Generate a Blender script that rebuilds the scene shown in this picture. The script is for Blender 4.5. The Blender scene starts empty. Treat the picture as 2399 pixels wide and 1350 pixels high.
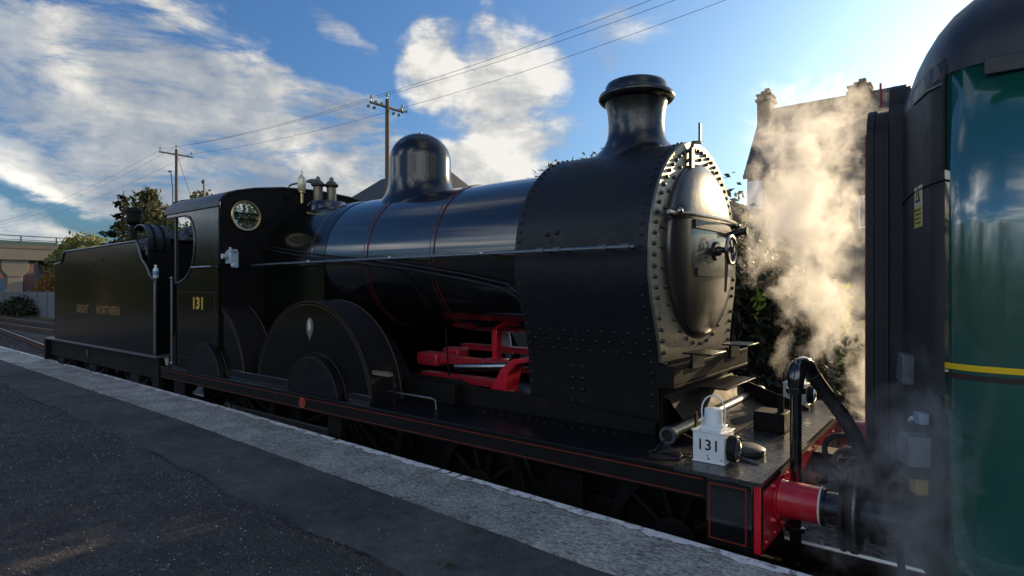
import bpy, bmesh, math, random
import numpy as np
from mathutils import Vector, Matrix
from mathutils.geometry import tessellate_polygon
random.seed(7); RNG = np.random.default_rng(7)
R = math.radians; PI = math.pi
scn = bpy.context.scene
COL = scn.collection

# ------------------------------------------------------------------ camera, sky, sun, exposure
TH = R(38.1); EYE = 2.25
cam = bpy.data.cameras.new('camera'); cam.sensor_width = 36; cam.lens = 20.71
cam.clip_start = .05; cam.clip_end = 3000
co = bpy.data.objects.new('camera', cam); COL.objects.link(co)
co.location = (0, 0, EYE); co.rotation_euler = (R(90), 0, TH)
scn.camera = co
scn.view_settings.view_transform = 'Standard'; scn.view_settings.look = 'None'
scn.view_settings.gamma = 1; scn.view_settings.use_curve_mapping = False
scn.view_settings.exposure = .28
scn.cycles.max_bounces = 8; scn.cycles.diffuse_bounces = 3; scn.cycles.glossy_bounces = 4
scn.cycles.volume_bounces = 1; scn.cycles.transparent_max_bounces = 12
scn.cycles.volume_step_rate = 1.0; scn.cycles.volume_max_steps = 256
scn.cycles.caustics_reflective = False; scn.cycles.caustics_refractive = False
scn.cycles.use_denoising = True
SUN = Vector((.14, 1, .235)).normalized()
SUN_EL = math.asin(SUN.z); SUN_AZ = math.atan2(SUN.x, SUN.y)      # azimuth from +Y towards +X
sl = bpy.data.lights.new('sun', 'SUN'); sl.energy = 5.0; sl.angle = R(.5); sl.color = (1, .73, .41)
so = bpy.data.objects.new('sun', sl); COL.objects.link(so)
so.rotation_euler = SUN.to_track_quat('Z', 'Y').to_euler()

class NT:
    """tiny helper for node trees"""
    def __init__(s, nt): s.nt = nt; s.x = 0
    def n(s, kind, **kw):
        nd = s.nt.nodes.new(kind); s.x += 40; nd.location = (s.x, 0)
        for k, v in kw.items(): setattr(nd, k, v)
        return nd
    def link(s, a, b): s.nt.links.new(a, b)
    def _in(s, sock, v):
        if isinstance(v, bpy.types.NodeSocket): s.link(v, sock)
        elif v is not None: sock.default_value = v
    def m(s, op, a, b=None, c=None, clamp=False):
        nd = s.n('ShaderNodeMath', operation=op, use_clamp=clamp)
        for i, v in enumerate((a, b, c)):
            if v is not None: s._in(nd.inputs[i], v)
        return nd.outputs[0]
    def v(s, op, a, b=None, scale=None):
        nd = s.n('ShaderNodeVectorMath', operation=op)
        s._in(nd.inputs[0], a)
        if b is not None: s._in(nd.inputs[1], b)
        if scale is not None: s._in(nd.inputs[3], scale)
        return nd.outputs['Value'] if op in ('LENGTH', 'DOT_PRODUCT', 'DISTANCE') else nd.outputs['Vector']
    def xyz(s, x, y, z):
        nd = s.n('ShaderNodeCombineXYZ')
        for i, q in enumerate((x, y, z)): s._in(nd.inputs[i], q)
        return nd.outputs[0]
    def noise(s, vec, scale, detail=4, rough=.5, dist=0., out=0):
        nd = s.n('ShaderNodeTexNoise'); s._in(nd.inputs['Vector'], vec)
        nd.inputs['Scale'].default_value = scale; nd.inputs['Detail'].default_value = detail
        nd.inputs['Roughness'].default_value = rough; nd.inputs['Distortion'].default_value = dist
        return nd.outputs[out]
    def ramp(s, fac, stops):
        nd = s.n('ShaderNodeValToRGB'); s._in(nd.inputs[0], fac); e = nd.color_ramp.elements
        while len(e) < len(stops): e.new(.5)
        for q, (p, c) in zip(e, stops):
            q.position = p; q.color = c if len(c) == 4 else (*c, 1)
        return nd.outputs[0]
    def mix(s, fac, a, b, mode='MIX'):
        nd = s.n('ShaderNodeMix', data_type='RGBA', blend_type=mode)
        s._in(nd.inputs[0], fac); s._in(nd.inputs[6], a if not isinstance(a, tuple) else (*a[:3], 1))
        s._in(nd.inputs[7], b if not isinstance(b, tuple) else (*b[:3], 1))
        return nd.outputs[2]
    def sstep(s, x, lo, hi):
        nd = s.n('ShaderNodeMapRange', interpolation_type='SMOOTHSTEP')
        s._in(nd.inputs[0], x); s._in(nd.inputs[1], lo); s._in(nd.inputs[2], hi)
        return nd.outputs[0]

def build_world():
    w = bpy.data.worlds.new('World'); scn.world = w; w.use_nodes = True
    w.node_tree.nodes.clear(); t = NT(w.node_tree)
    sky = t.n('ShaderNodeTexSky', sky_type='NISHITA'); sky.sun_disc = False
    sky.sun_elevation = SUN_EL; sky.sun_rotation = SUN_AZ
    sky.altitude = 20; sky.air_density = 1.0; sky.dust_density = 2.8; sky.ozone_density = 3.0
    bg = t.n('ShaderNodeBackground'); bg.inputs[1].default_value = 1.0
    out = t.n('ShaderNodeOutputWorld'); t.link(bg.outputs[0], out.inputs[0])
    D = t.n('ShaderNodeTexCoord').outputs['Generated']
    # compass bearing and height of the view direction, in radians, about the bearing of the loco
    l = t.v('DOT_PRODUCT', D, (math.cos(TH), math.sin(TH), 0)); d = t.v('DOT_PRODUCT', D, (-math.sin(TH), math.cos(TH), 0))
    sp = t.n('ShaderNodeSeparateXYZ'); t.link(D, sp.inputs[0])
    az = t.m('ARCTAN2', l, d); el = t.m('ARCSINE', sp.outputs[2])
    def ang(px, py):
        a = (px-1199.5)/1380; b = (675-py)/1380
        return math.atan(a), math.atan(b/math.sqrt(1+a*a))
    p0 = t.xyz(az, el, 0)
    # streaky wind-drawn noise (long axis falls to the right) and puffy noise
    rot = t.n('ShaderNodeMapping'); t.link(p0, rot.inputs[0]); rot.inputs['Rotation'].default_value = (0, 0, R(22)); rot.inputs['Scale'].default_value = (.9, 3.2, 1)
    streak = t.noise(rot.outputs[0], 6.0, 12, .64, .35)
    puff = t.noise(t.v('MULTIPLY', p0, (1, 1.25, 1)), 6.5, 10, .58, .15)
    warp = t.noise(p0, 5.0, 5, .55, 0, 1)
    wv = t.v('SCALE', t.v('SUBTRACT', warp, (.5, .5, .5)), scale=.16)
    pw = t.v('ADD', p0, wv)
    def blob(px, py, rx, ry, tilt=0., soft=1.):
        a, e = ang(px, py); mp = t.n('ShaderNodeMapping'); mp.vector_type = 'TEXTURE'
        t.link(pw, mp.inputs[0]); mp.inputs['Location'].default_value = (a, e, 0)
        k = 1/1380*.85
        mp.inputs['Rotation'].default_value = (0, 0, R(tilt)); mp.inputs['Scale'].default_value = (rx*k, ry*k, 1)
        ln = t.v('LENGTH', mp.outputs[0])
        return t.m('SUBTRACT', 1.0, t.m('MULTIPLY', ln, ln), clamp=False)
    def mx(*a):
        r = a[0]
        for q in a[1:]: r = t.m('MAXIMUM', r, q)
        return r
    bank = mx(blob(120, 200, 620, 200, -18), blob(520, 260, 470, 170, -24), blob(680, 310, 300, 140, -22), blob(780, 410, 330, 90, -6), blob(120, 380, 430, 70, -12))
    cum = mx(blob(1010, 165, 105, 125), blob(1175, 225, 205, 180), blob(1210, 320, 190, 130), blob(1080, 400, 340, 90))
    low = mx(blob(-20, 560, 330, 75, -8), blob(760, 450, 380, 70), blob(520, 430, 200, 40))
    wisp = mx(blob(1450, 70, 130, 90), blob(800, 70, 110, 40, -30), blob(520, 70, 170, 60, -24), blob(1420, 300, 60, 20))
    a0 = t.m('MULTIPLY', t.m('MAXIMUM', bank, -1.5), .30)
    dens_bank = t.sstep(t.m('ADD', t.m('MULTIPLY', t.m('SUBTRACT', streak, .5), 2.2), t.m('MULTIPLY', a0, 1.25)), -.12, .34)
    dens_cum = t.sstep(t.m('ADD', t.m('ADD', t.m('MULTIPLY', t.m('SUBTRACT', puff, .5), 1.5), t.m('MULTIPLY', t.m('SUBTRACT', streak, .5), .9)), t.m('MULTIPLY', t.m('MAXIMUM', cum, -2), .60)), -.06, .46)
    dens_low = t.sstep(t.m('ADD', t.m('MULTIPLY', t.m('SUBTRACT', streak, .5), 1.2), t.m('MULTIPLY', t.m('MAXIMUM', low, -2), .45)), -.05, .5)
    dens_wisp = t.m('MULTIPLY', t.sstep(t.m('ADD', t.m('MULTIPLY', t.m('SUBTRACT', streak, .5), 1.8), t.m('MULTIPLY', t.m('MAXIMUM', wisp, -2), .32)), .0, .6), .7)
    # outside the view: broken cloud on a flat layer overhead, thickened as fill light
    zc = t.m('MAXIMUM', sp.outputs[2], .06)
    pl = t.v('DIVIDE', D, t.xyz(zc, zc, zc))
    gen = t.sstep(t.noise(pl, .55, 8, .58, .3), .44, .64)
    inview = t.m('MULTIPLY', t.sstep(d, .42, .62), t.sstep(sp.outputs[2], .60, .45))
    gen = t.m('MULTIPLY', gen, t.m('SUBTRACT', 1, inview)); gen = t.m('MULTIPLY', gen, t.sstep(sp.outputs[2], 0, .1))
    dens = mx(dens_bank, dens_cum, dens_low, dens_wisp)
    dens = t.m('MULTIPLY', dens, t.sstep(d, .15, .4))
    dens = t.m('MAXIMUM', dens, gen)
    # light and shade on the clouds: compare the noise a little way towards the sun
    puff2 = t.noise(t.v('MULTIPLY', t.v('ADD', p0, (.05, .035, 0)), (1, 1.25, 1)), 6.5, 6, .55, .15)
    shade = t.m('ADD', t.m('MULTIPLY', t.m('SUBTRACT', puff, puff2), 2.2), .55)
    shade = t.m('ADD', shade, t.m('MULTIPLY', dens_cum, .25))
    shade = t.m('SUBTRACT', shade, t.m('MULTIPLY', t.sstep(a0, -.05, .3), .22))
    shade = t.m('ADD', shade, t.m('MULTIPLY', t.m('SUBTRACT', streak, .5), 1.5), clamp=True)
    ccol = t.ramp(shade, [(0, (.22, .265, .335)), (.45, (.38, .405, .43)), (.75, (.59, .575, .535)), (1, (.80, .765, .70))])
    skyc = t.v('MULTIPLY', sky.outputs[0], tuple(.118*q for q in (.63, .97, 1.32)))
    lum = t.v('DOT_PRODUCT', skyc, (.3, .5, .2)); cmp_ = t.m('DIVIDE', 1.0, t.m('ADD', 1.0, t.m('MULTIPLY', lum, .40)))
    skyc = t.v('SCALE', skyc, scale=cmp_)
    # blue clear air overhead reads a touch deeper than the plain model
    # clouds away from the sun are front-lit, and brightened further to fill the shade
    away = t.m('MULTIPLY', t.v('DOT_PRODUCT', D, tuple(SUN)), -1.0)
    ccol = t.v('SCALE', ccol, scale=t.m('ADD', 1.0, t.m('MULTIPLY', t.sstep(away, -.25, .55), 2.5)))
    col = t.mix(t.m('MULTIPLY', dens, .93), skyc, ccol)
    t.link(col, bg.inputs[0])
build_world()

# ------------------------------------------------------------------ materials
MATS = {}
def M(name, col, rough=.5, metal=0., var=.25, vs=6., bump=0., bs=80., rvar=.08, coat=0., dirt=None, dirt_s=3., dirt_lo=.55, dirt_hi=.75, spec=.5, ior=None):
    if name in MATS: return MATS[name]
    m = bpy.data.materials.new(name); m.use_nodes = True; t = NT(m.node_tree)
    b = m.node_tree.nodes['Principled BSDF']
    P = t.n('ShaderNodeTexCoord').outputs['Object']
    n1 = t.noise(P, vs, 5, .6)
    c = t.mix(n1, tuple(x*(1-var) for x in col), tuple(min(1, x*(1+var)) for x in col))
    rv = t.m('ADD', t.m('MULTIPLY', t.m('SUBTRACT', t.noise(P, vs*2.3, 4, .6), .5), rvar*3), rough, clamp=True)
    if dirt:
        f = t.sstep(t.noise(P, dirt_s, 6, .65, .3), dirt_lo, dirt_hi)
        c = t.mix(f, c, dirt); rv = t.m('ADD', rv, t.m('MULTIPLY', f, .3), clamp=True)
    t.link(c, b.inputs['Base Color']); t.link(rv, b.inputs['Roughness'])
    b.inputs['Metallic'].default_value = metal; b.inputs['Coat Weight'].default_value = coat
    b.inputs['Coat Roughness'].default_value = .06
    b.inputs['Specular IOR Level'].default_value = spec
    if ior: b.inputs['IOR'].default_value = ior; b.inputs['Coat IOR'].default_value = ior
    if bump:
        bn = t.n('ShaderNodeBump'); bn.inputs['Strength'].default_value = bump; bn.inputs['Distance'].default_value = .01
        t.link(t.noise(P, bs, 4, .6), bn.inputs['Height']); t.link(bn.outputs[0], b.inputs['Normal'])
    MATS[name] = m; return m

def leaf_mat(name, c1, c2, tr=.35, rough=.5):
    m = bpy.data.materials.new(name); m.use_nodes = True; t = NT(m.node_tree); m.node_tree.nodes.clear()
    g = t.n('ShaderNodeNewGeometry')
    P = t.n('ShaderNodeTexCoord').outputs['Object']
    f = t.m('ADD', t.m('MULTIPLY', g.outputs['Random Per Island'], .6), t.m('MULTIPLY', t.noise(P, 1.3, 3), .4))
    c = t.mix(f, c1, c2)
    df = t.n('ShaderNodeBsdfPrincipled'); t.link(c, df.inputs['Base Color']); df.inputs['Roughness'].default_value = rough
    tl = t.n('ShaderNodeBsdfTranslucent'); t.link(t.mix(.5, c, t.mix(1, c, (1.6, 1.7, .5), 'MULTIPLY')), tl.inputs[0])
    mx = t.n('ShaderNodeMixShader'); mx.inputs[0].default_value = tr
    t.link(df.outputs[0], mx.inputs[1]); t.link(tl.outputs[0], mx.inputs[2])
    o = t.n('ShaderNodeOutputMaterial'); t.link(mx.outputs[0], o.inputs[0]); return m

def glass_mat(name='clear_glass', tint=(.9, .95, .95), refl=.12):
    if name in MATS: return MATS[name]
    m = bpy.data.materials.new(name); m.use_nodes = True; t = NT(m.node_tree); m.node_tree.nodes.clear()
    tr = t.n('ShaderNodeBsdfTransparent'); tr.inputs[0].default_value = (*tint, 1)
    gl = t.n('ShaderNodeBsdfGlossy'); gl.inputs['Roughness'].default_value = .03
    fr = t.n('ShaderNodeFresnel'); fr.inputs[0].default_value = 1.5
    f = t.m('ADD', fr.outputs[0], refl*.5, clamp=True)
    mx = t.n('ShaderNodeMixShader'); t.link(f, mx.inputs[0]); t.link(tr.outputs[0], mx.inputs[1]); t.link(gl.outputs[0], mx.inputs[2])
    o = t.n('ShaderNodeOutputMaterial'); t.link(mx.outputs[0], o.inputs[0]); MATS[name] = m; return m

black = M('black_gloss_paint', (.0075, .0078, .0085), .16, var=.3, rvar=.03, bump=.07, bs=4, coat=.9, spec=.75)
blackside = M('black_side_paint', (.0045, .0055, .0045), .15, var=.3, rvar=.05, bump=.09, bs=3.5, coat=.15, spec=.45)
smoke = M('smokebox_black', (.0065, .008, .011), .46, spec=.38, var=.4, rvar=.10, bump=.14, bs=120, dirt=(.013, .0125, .012), dirt_s=2.2, dirt_lo=.5, dirt_hi=.8)
smokef = M('smokebox_front_paint', (.02, .019, .018), .38, var=.35, vs=9, rvar=.1, bump=.12, bs=30)
frameblk = M('grimy_black', (.005, .0048, .0046), .65, spec=.2, var=.5, dirt=(.016, .012, .009), bump=.2, bs=60)
deckm = M('worn_deck_plate', (.036, .038, .043), .27, var=.5, vs=9, rvar=.16, bump=.12, bs=25, dirt=(.10, .10, .10), dirt_s=7, dirt_lo=.56, dirt_hi=.8)
platem = M('running_plate_paint', (.005, .0052, .008), .38, spec=.35, var=.4, rvar=.12, bump=.05, bs=20)
redp = M('red_paint', (.52, .011, .027), .30, var=.22, vs=9, rvar=.12, coat=.25, bump=.06, bs=25, dirt=(.10, .012, .012), dirt_s=9, dirt_lo=.58, dirt_hi=.78)
redd = M('dull_red_paint', (.36, .014, .026), .42, var=.3, dirt=(.04, .015, .012), bump=.1)
redline = M('red_lining', (.15, .022, .010), .4, var=.4, vs=20)
goldline = M('gold_lining', (.055, .032, .012), .6, var=.3)
goldtext = M('gold_lettering', (.62, .40, .06), .35, var=.15)
fadegold = M('faded_gold_lettering', (.20, .115, .035), .4, var=.4, vs=14)
brass = M('brass', (.55, .42, .22), .3, 1., var=.2)
steel = M('bright_steel', (.42, .43, .44), .28, 1., var=.2)
dsteel = M('dull_steel', (.16, .17, .18), .38, .8, var=.3)
rail_top = M('polished_rail', (.50, .50, .50), .32, 1., var=.2)
rust = M('rust', (.09, .05, .032), .8, var=.4, bump=.3)
white = M('white_lamp_paint', (.70, .75, .77), .38, var=.12, vs=14, rvar=.08, bump=.08, bs=60, dirt=(.26, .20, .14), dirt_s=26, dirt_lo=.64, dirt_hi=.72)
cream = M('cream_paint', (.70, .64, .50), .5, var=.1)
blackink = M('black_lettering', (.01, .01, .012), .5)
rubber = M('black_rubber', (.007, .007, .0075), .6, spec=.3, var=.3, bump=.2, bs=40)
greenp = M('carriage_green', (.006, .080, .058), .17, var=.15, rvar=.04, bump=.10, bs=5, coat=1., spec=.6, ior=1.85)
greyend = M('carriage_end_grey', (.024, .025, .029), .55, var=.25, bump=.08, bs=120, dirt=(.036, .029, .027), dirt_s=2.5)
roofgrey = M('carriage_roof_grey', (.018, .021, .026), .42, var=.2, bump=.06, bs=60)
yellow = M('yellow_line', (.80, .52, .01), .35, var=.06)
yellowbag = M('yellow_cap', (.40, .28, .05), .5)
palegrey = M('pale_grey_plate', (.11, .135, .135), .4, var=.15)
glass = glass_mat()
lens = M('lamp_lens', (.55, .57, .60), .06, .9, var=.2)
tarmac_m = concrete_m = None

# ------------------------------------------------------------------ mesh builder
class MB:
    def __init__(s): s.V = []; s.F = []
    def add(s, vs, fs):
        o = len(s.V); s.V += [tuple(v) for v in vs]; s.F += [tuple(i+o for i in f) for f in fs]; return s
    def box(s, x0, x1, y0, y1, z0, z1):
        return s.add([(x0,y0,z0),(x1,y0,z0),(x1,y1,z0),(x0,y1,z0),(x0,y0,z1),(x1,y0,z1),(x1,y1,z1),(x0,y1,z1)],
                     [(0,3,2,1),(4,5,6,7),(0,1,5,4),(1,2,6,5),(2,3,7,6),(3,0,4,7)])
    def hexa(s, p):                       # eight corners, bottom four then top four
        return s.add(p, [(0,3,2,1),(4,5,6,7),(0,1,5,4),(1,2,6,5),(2,3,7,6),(3,0,4,7)])
    def rings(s, rings, close=True, cap=True):
        n = len(rings[0]); o = len(s.V)
        for r in rings: s.V += [tuple(v) for v in r]
        for i in range(len(rings)-1):
            for j in range(n if close else n-1):
                k = (j+1) % n
                s.F.append((o+i*n+j, o+i*n+k, o+(i+1)*n+k, o+(i+1)*n+j))
        if cap and close:
            s.F.append(tuple(o+j for j in reversed(range(n)))); s.F.append(tuple(o+(len(rings)-1)*n+j for j in range(n)))
        return s
    def tube(s, pts, r, n=8, cap=True):
        pts = [Vector(p) for p in pts]; rr = r if isinstance(r, (list, tuple)) else [r]*len(pts)
        up = None; rings = []
        for i, p in enumerate(pts):
            tg = (pts[min(i+1, len(pts)-1)] - pts[max(i-1, 0)]).normalized()
            if up is None:
                up = Vector((0, 0, 1)) if abs(tg.z) < .9 else Vector((1, 0, 0))
            a = up - tg*up.dot(tg)
            if a.length < 1e-4: a = tg.orthogonal()
            a.normalize(); up = a; b = tg.cross(a)
            rings.append([p + (a*math.cos(2*PI*k/n) + b*math.sin(2*PI*k/n))*rr[i] for k in range(n)])
        return s.rings(rings, True, cap)
    def cyl(s, p0, p1, r, r1=None, n=16): return s.tube([p0, p1], [r, r if r1 is None else r1], n)
    def lathe(s, o, axis, prof, n=32, a0=0., a1=2*PI):     # prof: (radius, height along axis)
        o = Vector(o); ax = {'x': Vector((1,0,0)), 'y': Vector((0,1,0)), 'z': Vector((0,0,1))}[axis]
        u = {'x': Vector((0,1,0)), 'y': Vector((1,0,0)), 'z': Vector((1,0,0))}[axis]; w = ax.cross(u)
        full = abs(a1-a0-2*PI) < 1e-6; m = n if full else n+1
        rings = [[o + ax*h + (u*math.cos(a0+(a1-a0)*k/n) + w*math.sin(a0+(a1-a0)*k/n))*r for k in range(m)] for r, h in prof]
        return s.rings(rings, full, full and prof[0] != prof[-1])
    def plate(s, outer, axis, a0, a1, holes=()):
        loops = [list(outer)] + [list(h) for h in holes]
        tri = tessellate_polygon([[Vector((p[0], p[1], 0)) for p in L] for L in loops])
        flat = [p for L in loops for p in L]
        f = {'x': lambda p, a: (a, p[0], p[1]), 'y': lambda p, a: (p[0], a, p[1]), 'z': lambda p, a: (p[0], p[1], a)}[axis]
        N = len(flat); vs = [f(p, a0) for p in flat] + [f(p, a1) for p in flat]
        fs = [tuple(t) for t in tri] + [tuple(i+N for i in t) for t in tri]
        o = 0
        for L in loops:
            n = len(L)
            for i in range(n):
                j = (i+1) % n; fs.append((o+i, o+j, N+o+j, N+o+i))
            o += n
        return s.add(vs, fs)
    def rivet(s, p, nrm, r=.014, h=.010):
        p = Vector(p); nz = Vector(nrm).normalized(); u = nz.orthogonal().normalized(); w = nz.cross(u)
        k = 8; ring = lambda rr, hh: [p + nz*hh + (u*math.cos(2*PI*i/k) + w*math.sin(2*PI*i/k))*rr for i in range(k)]
        return s.rings([ring(r, -.002), ring(r*.88, h*.55), ring(r*.5, h*.93), ring(r*.1, h)], True, True)
    def ball(s, c, r, n=14):
        r3 = r if isinstance(r, (list, tuple)) else (r, r, r); c = Vector(c)
        rings = []
        for i in range(1, n//2):
            th = PI*i/(n//2)
            rings.append([c + Vector((r3[0]*math.sin(th)*math.cos(2*PI*k/n), r3[1]*math.sin(th)*math.sin(2*PI*k/n), r3[2]*math.cos(th))) for k in range(n)])
        return s.rings(rings)
    def text(s, body, size, origin, ux, up, ext=.003, bold=0., spacing=1.):
        cu = bpy.data.curves.new('t', 'FONT'); cu.body = body; cu.size = size; cu.extrude = ext; cu.offset = bold; cu.space_character = spacing
        cu.align_x = 'CENTER'; cu.align_y = 'CENTER'; cu.resolution_u = 3
        ob = bpy.data.objects.new('t', cu); COL.objects.link(ob)
        dg = bpy.context.evaluated_depsgraph_get(); me = bpy.data.meshes.new_from_object(ob.evaluated_get(dg))
        ux = Vector(ux); up = Vector(up); nz = ux.cross(up); o = Vector(origin)
        vs = [o + ux*v.co.x + up*v.co.y + nz*v.co.z for v in me.vertices]; fs = [tuple(p.vertices) for p in me.polygons]
        bpy.data.objects.remove(ob); bpy.data.curves.remove(cu); bpy.data.meshes.remove(me)
        return s.add(vs, fs)

WORLD = {}                                   # world-space origin of every empty / part made so far
def obj(name, mb, mat, parent=None, smooth=35, bevel=0., kind=None, label=None, base=False):
    V = np.array(mb.V); lo = V.min(0); hi = V.max(0); c = (lo+hi)/2
    if base: c[2] = lo[2]
    me = bpy.data.meshes.new(name); me.from_pydata((V-c).tolist(), [], mb.F)
    me.materials.append(mat)
    if smooth is not None:
        bm = bmesh.new(); bm.from_mesh(me); bmesh.ops.recalc_face_normals(bm, faces=bm.faces); bm.to_mesh(me); bm.free()
        me.polygons.foreach_set('use_smooth', [True]*len(me.polygons)); me.set_sharp_from_angle(angle=R(smooth))
    o = bpy.data.objects.new(name, me); COL.objects.link(o)
    if parent: o.parent = parent; o.location = Vector(c) - WORLD[parent]
    else: o.location = c
    WORLD[o] = Vector(c)
    if bevel:
        b = o.modifiers.new('bevel', 'BEVEL'); b.width = bevel; b.segments = 2; b.limit_method = 'ANGLE'; b.angle_limit = R(40); b.harden_normals = False
    if kind: o['kind'] = kind
    if label: o['label'] = label
    return o
def tag(o, label, cat, group=None, kind=None):
    o['label'] = label; o['category'] = cat
    if group: o['group'] = group
    if kind: o['kind'] = kind
    return o
def thing(name, label, cat, loc, group=None):
    o = bpy.data.objects.new(name, None); COL.objects.link(o); o.location = loc; o.empty_display_size = .3
    WORLD[o] = Vector(loc); return tag(o, label, cat, group)
def copy_tree(o, parent=None):
    c = o.copy(); COL.objects.link(c); c.parent = parent
    for ch in list(o.children): copy_tree(ch, c)
    return c
def arc(cx, cz, r, a0, a1, n=24): return [(cx+r*math.cos(R(a0+(a1-a0)*i/n)), cz+r*math.sin(R(a0+(a1-a0)*i/n))) for i in range(n+1)]
def share(src, name, parent, dloc=(0,0,0), rot=None):
    o = src.copy(); o.name = name; COL.objects.link(o); o.parent = parent; o.location = Vector(src.location) + Vector(dloc)
    if rot: o.rotation_euler = rot
    return o

# ------------------------------------------------------------------ ground, platform, track
RZ = .20; C = 4.39                      # rail top, centre line of the loco's track
def bend(x):
    s = -13-x
    return 0. if s < 0 else .0158*s*s if s < 3 else .095*(s-1.5)
def tarmac():
    m = bpy.data.materials.new('old_tarmac'); m.use_nodes = True; t = NT(m.node_tree); b = m.node_tree.nodes['Principled BSDF']
    P = t.n('ShaderNodeTexCoord').outputs['Object']
    fine = t.noise(P, 75, 4, .75); mid = t.noise(P, 9, 5, .65); big = t.noise(P, 1.1, 4, .6)
    c = t.ramp(fine, [(.25, (.016, .016, .0165)), (.5, (.055, .054, .054)), (.66, (.11, .108, .105)), (.82, (.21, .205, .20))])
    c = t.mix(1, c, t.ramp(mid, [(.2, (.45, .45, .48)), (.8, (1.5, 1.47, 1.42))]), 'MULTIPLY')
    c = t.mix(1, c, t.ramp(big, [(.3, (.55, .56, .62)), (.7, (1.4, 1.36, 1.28))]), 'MULTIPLY')
    vo = t.n('ShaderNodeTexVoronoi'); t.link(P, vo.inputs[0]); vo.inputs['Scale'].default_value = 14
    sp = t.sstep(vo.outputs['Distance'], .07, .03)
    rnd = t.m('GREATER_THAN', t.n('ShaderNodeSeparateColor').outputs[0], 2)
    sc = t.n('ShaderNodeSeparateColor'); t.link(vo.outputs['Color'], sc.inputs[0])
    c = t.mix(t.m('MULTIPLY', sp, t.m('GREATER_THAN', sc.outputs[0], .93)), c, (.30, .29, .27))
    t.link(c, b.inputs['Base Color']); b.inputs['Roughness'].default_value = .88
    bn = t.n('ShaderNodeBump'); bn.inputs['Strength'].default_value = 1.0; bn.inputs['Distance'].default_value = .014
    t.link(fine, bn.inputs['Height']); t.link(bn.outputs[0], b.inputs['Normal']); return m
TARM = 1
def newtarmac():
    m = tarmac(); m.name = 'newer_tarmac'
    for nd in m.node_tree.nodes:
        if nd.type == 'VALTORGB' and abs(nd.color_ramp.elements[0].position-.25) < .01 and nd.color_ramp.elements[0].color[0] < .03:
            for e, q in zip(nd.color_ramp.elements, (.045, .085, .125, .19)): e.color = (q*.98, q, q*1.04, 1)
    return m
def concrete():
    m = bpy.data.materials.new('weathered_coping'); m.use_nodes = True; t = NT(m.node_tree); b = m.node_tree.nodes['Principled BSDF']
    g = t.n('ShaderNodeNewGeometry'); P = g.outputs['Position']
    oi = t.n('ShaderNodeObjectInfo').outputs['Random']
    Pa = t.v('ADD', P, t.xyz(t.m('MULTIPLY', oi, 3), 0, 0))
    mp = t.n('ShaderNodeMapping'); t.link(Pa, mp.inputs[0]); mp.inputs['Rotation'].default_value = (0, 0, R(25)); mp.inputs['Scale'].default_value = (1, 2.2, 1)
    n1 = t.noise(mp.outputs[0], 26, 7, .68, .5); n2 = t.noise(Pa, 3.2, 5, .6); n3 = t.noise(Pa, 55, 5, .75)
    f = t.m('ADD', t.m('MULTIPLY', n1, .42), t.m('ADD', t.m('MULTIPLY', n2, .22), t.m('MULTIPLY', n3, .42)))
    c = t.ramp(f, [(.40, (.055, .06, .058)), (.48, (.25, .257, .25)), (.56, (.52, .525, .51)), (.64, (.82, .82, .80))])
    c = t.mix(1, c, t.mix(oi, (.72, .76, .74), (1.12, 1.1, 1.08)), 'MULTIPLY')
    moss = t.sstep(t.noise(P, 1.7, 5, .6), .56, .74); c = t.mix(t.m('MULTIPLY', moss, .5), c, (.075, .09, .06))
    t.link(c, b.inputs['Base Color']); b.inputs['Roughness'].default_value = .85
    bn = t.n('ShaderNodeBump'); bn.inputs['Strength'].default_value = 1.0; bn.inputs['Distance'].default_value = .016
    t.link(t.m('ADD', n1, n3), bn.inputs['Height']); t.link(bn.outputs[0], b.inputs['Normal']); return m
edgepaint = M('worn_white_edge_paint', (.78, .80, .80), .7, var=.3, vs=30, bump=.5, bs=60, dirt=(.25, .26, .26), dirt_s=12, dirt_lo=.5, dirt_hi=.62)

PZ = .95
EX = [(-34, 4.6), (-26, 3.72), (-20, 3.37), (-17.3, 3.30), (-12, 3.22), (-6.25, 3.12), (-2.2, 2.98), (-.6, 2.92), (3, 2.86), (14, 2.86)]
def edge(x):
    xs, ys = zip(*EX); return float(np.interp(x, xs, ys))
def ground_mat(name, stops, s, fs, bd=.02):
    m = bpy.data.materials.new(name); m.use_nodes = True; t = NT(m.node_tree); b = m.node_tree.nodes['Principled BSDF']
    P = t.n('ShaderNodeNewGeometry').outputs['Position']
    n1 = t.noise(P, s, 6, .6); n2 = t.noise(P, fs, 5, .7)
    c = t.ramp(t.m('ADD', t.m('MULTIPLY', n1, .55), t.m('MULTIPLY', n2, .45)), stops)
    t.link(c, b.inputs['Base Color']); b.inputs['Roughness'].default_value = .9
    bn = t.n('ShaderNodeBump'); bn.inputs['Strength'].default_value = .8; bn.inputs['Distance'].default_value = bd
    t.link(n2, bn.inputs['Height']); t.link(bn.outputs[0], b.inputs['Normal']); return m
earth = ground_mat('rough_grassland', [(.3, (.035, .045, .018)), (.5, (.075, .085, .035)), (.7, (.16, .14, .07))], .4, 9, .05)
ballast_m = ground_mat('ballast', [(.3, (.03, .028, .026)), (.5, (.085, .08, .075)), (.7, (.17, .165, .155))], 1.2, 22, .03)
stone_m = M('ballast_stone', (.13, .125, .12), .8, var=.5, vs=3, bump=.2)
g = MB(); g.add([(-900,-900,-.004),(900,-900,-.004),(900,900,-.004),(-900,900,-.004)], [(0,1,2,3)])
o = obj('ground', g, earth, smooth=None, kind='structure')
g = MB()
xs = np.linspace(-75, 16, 120)
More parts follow.
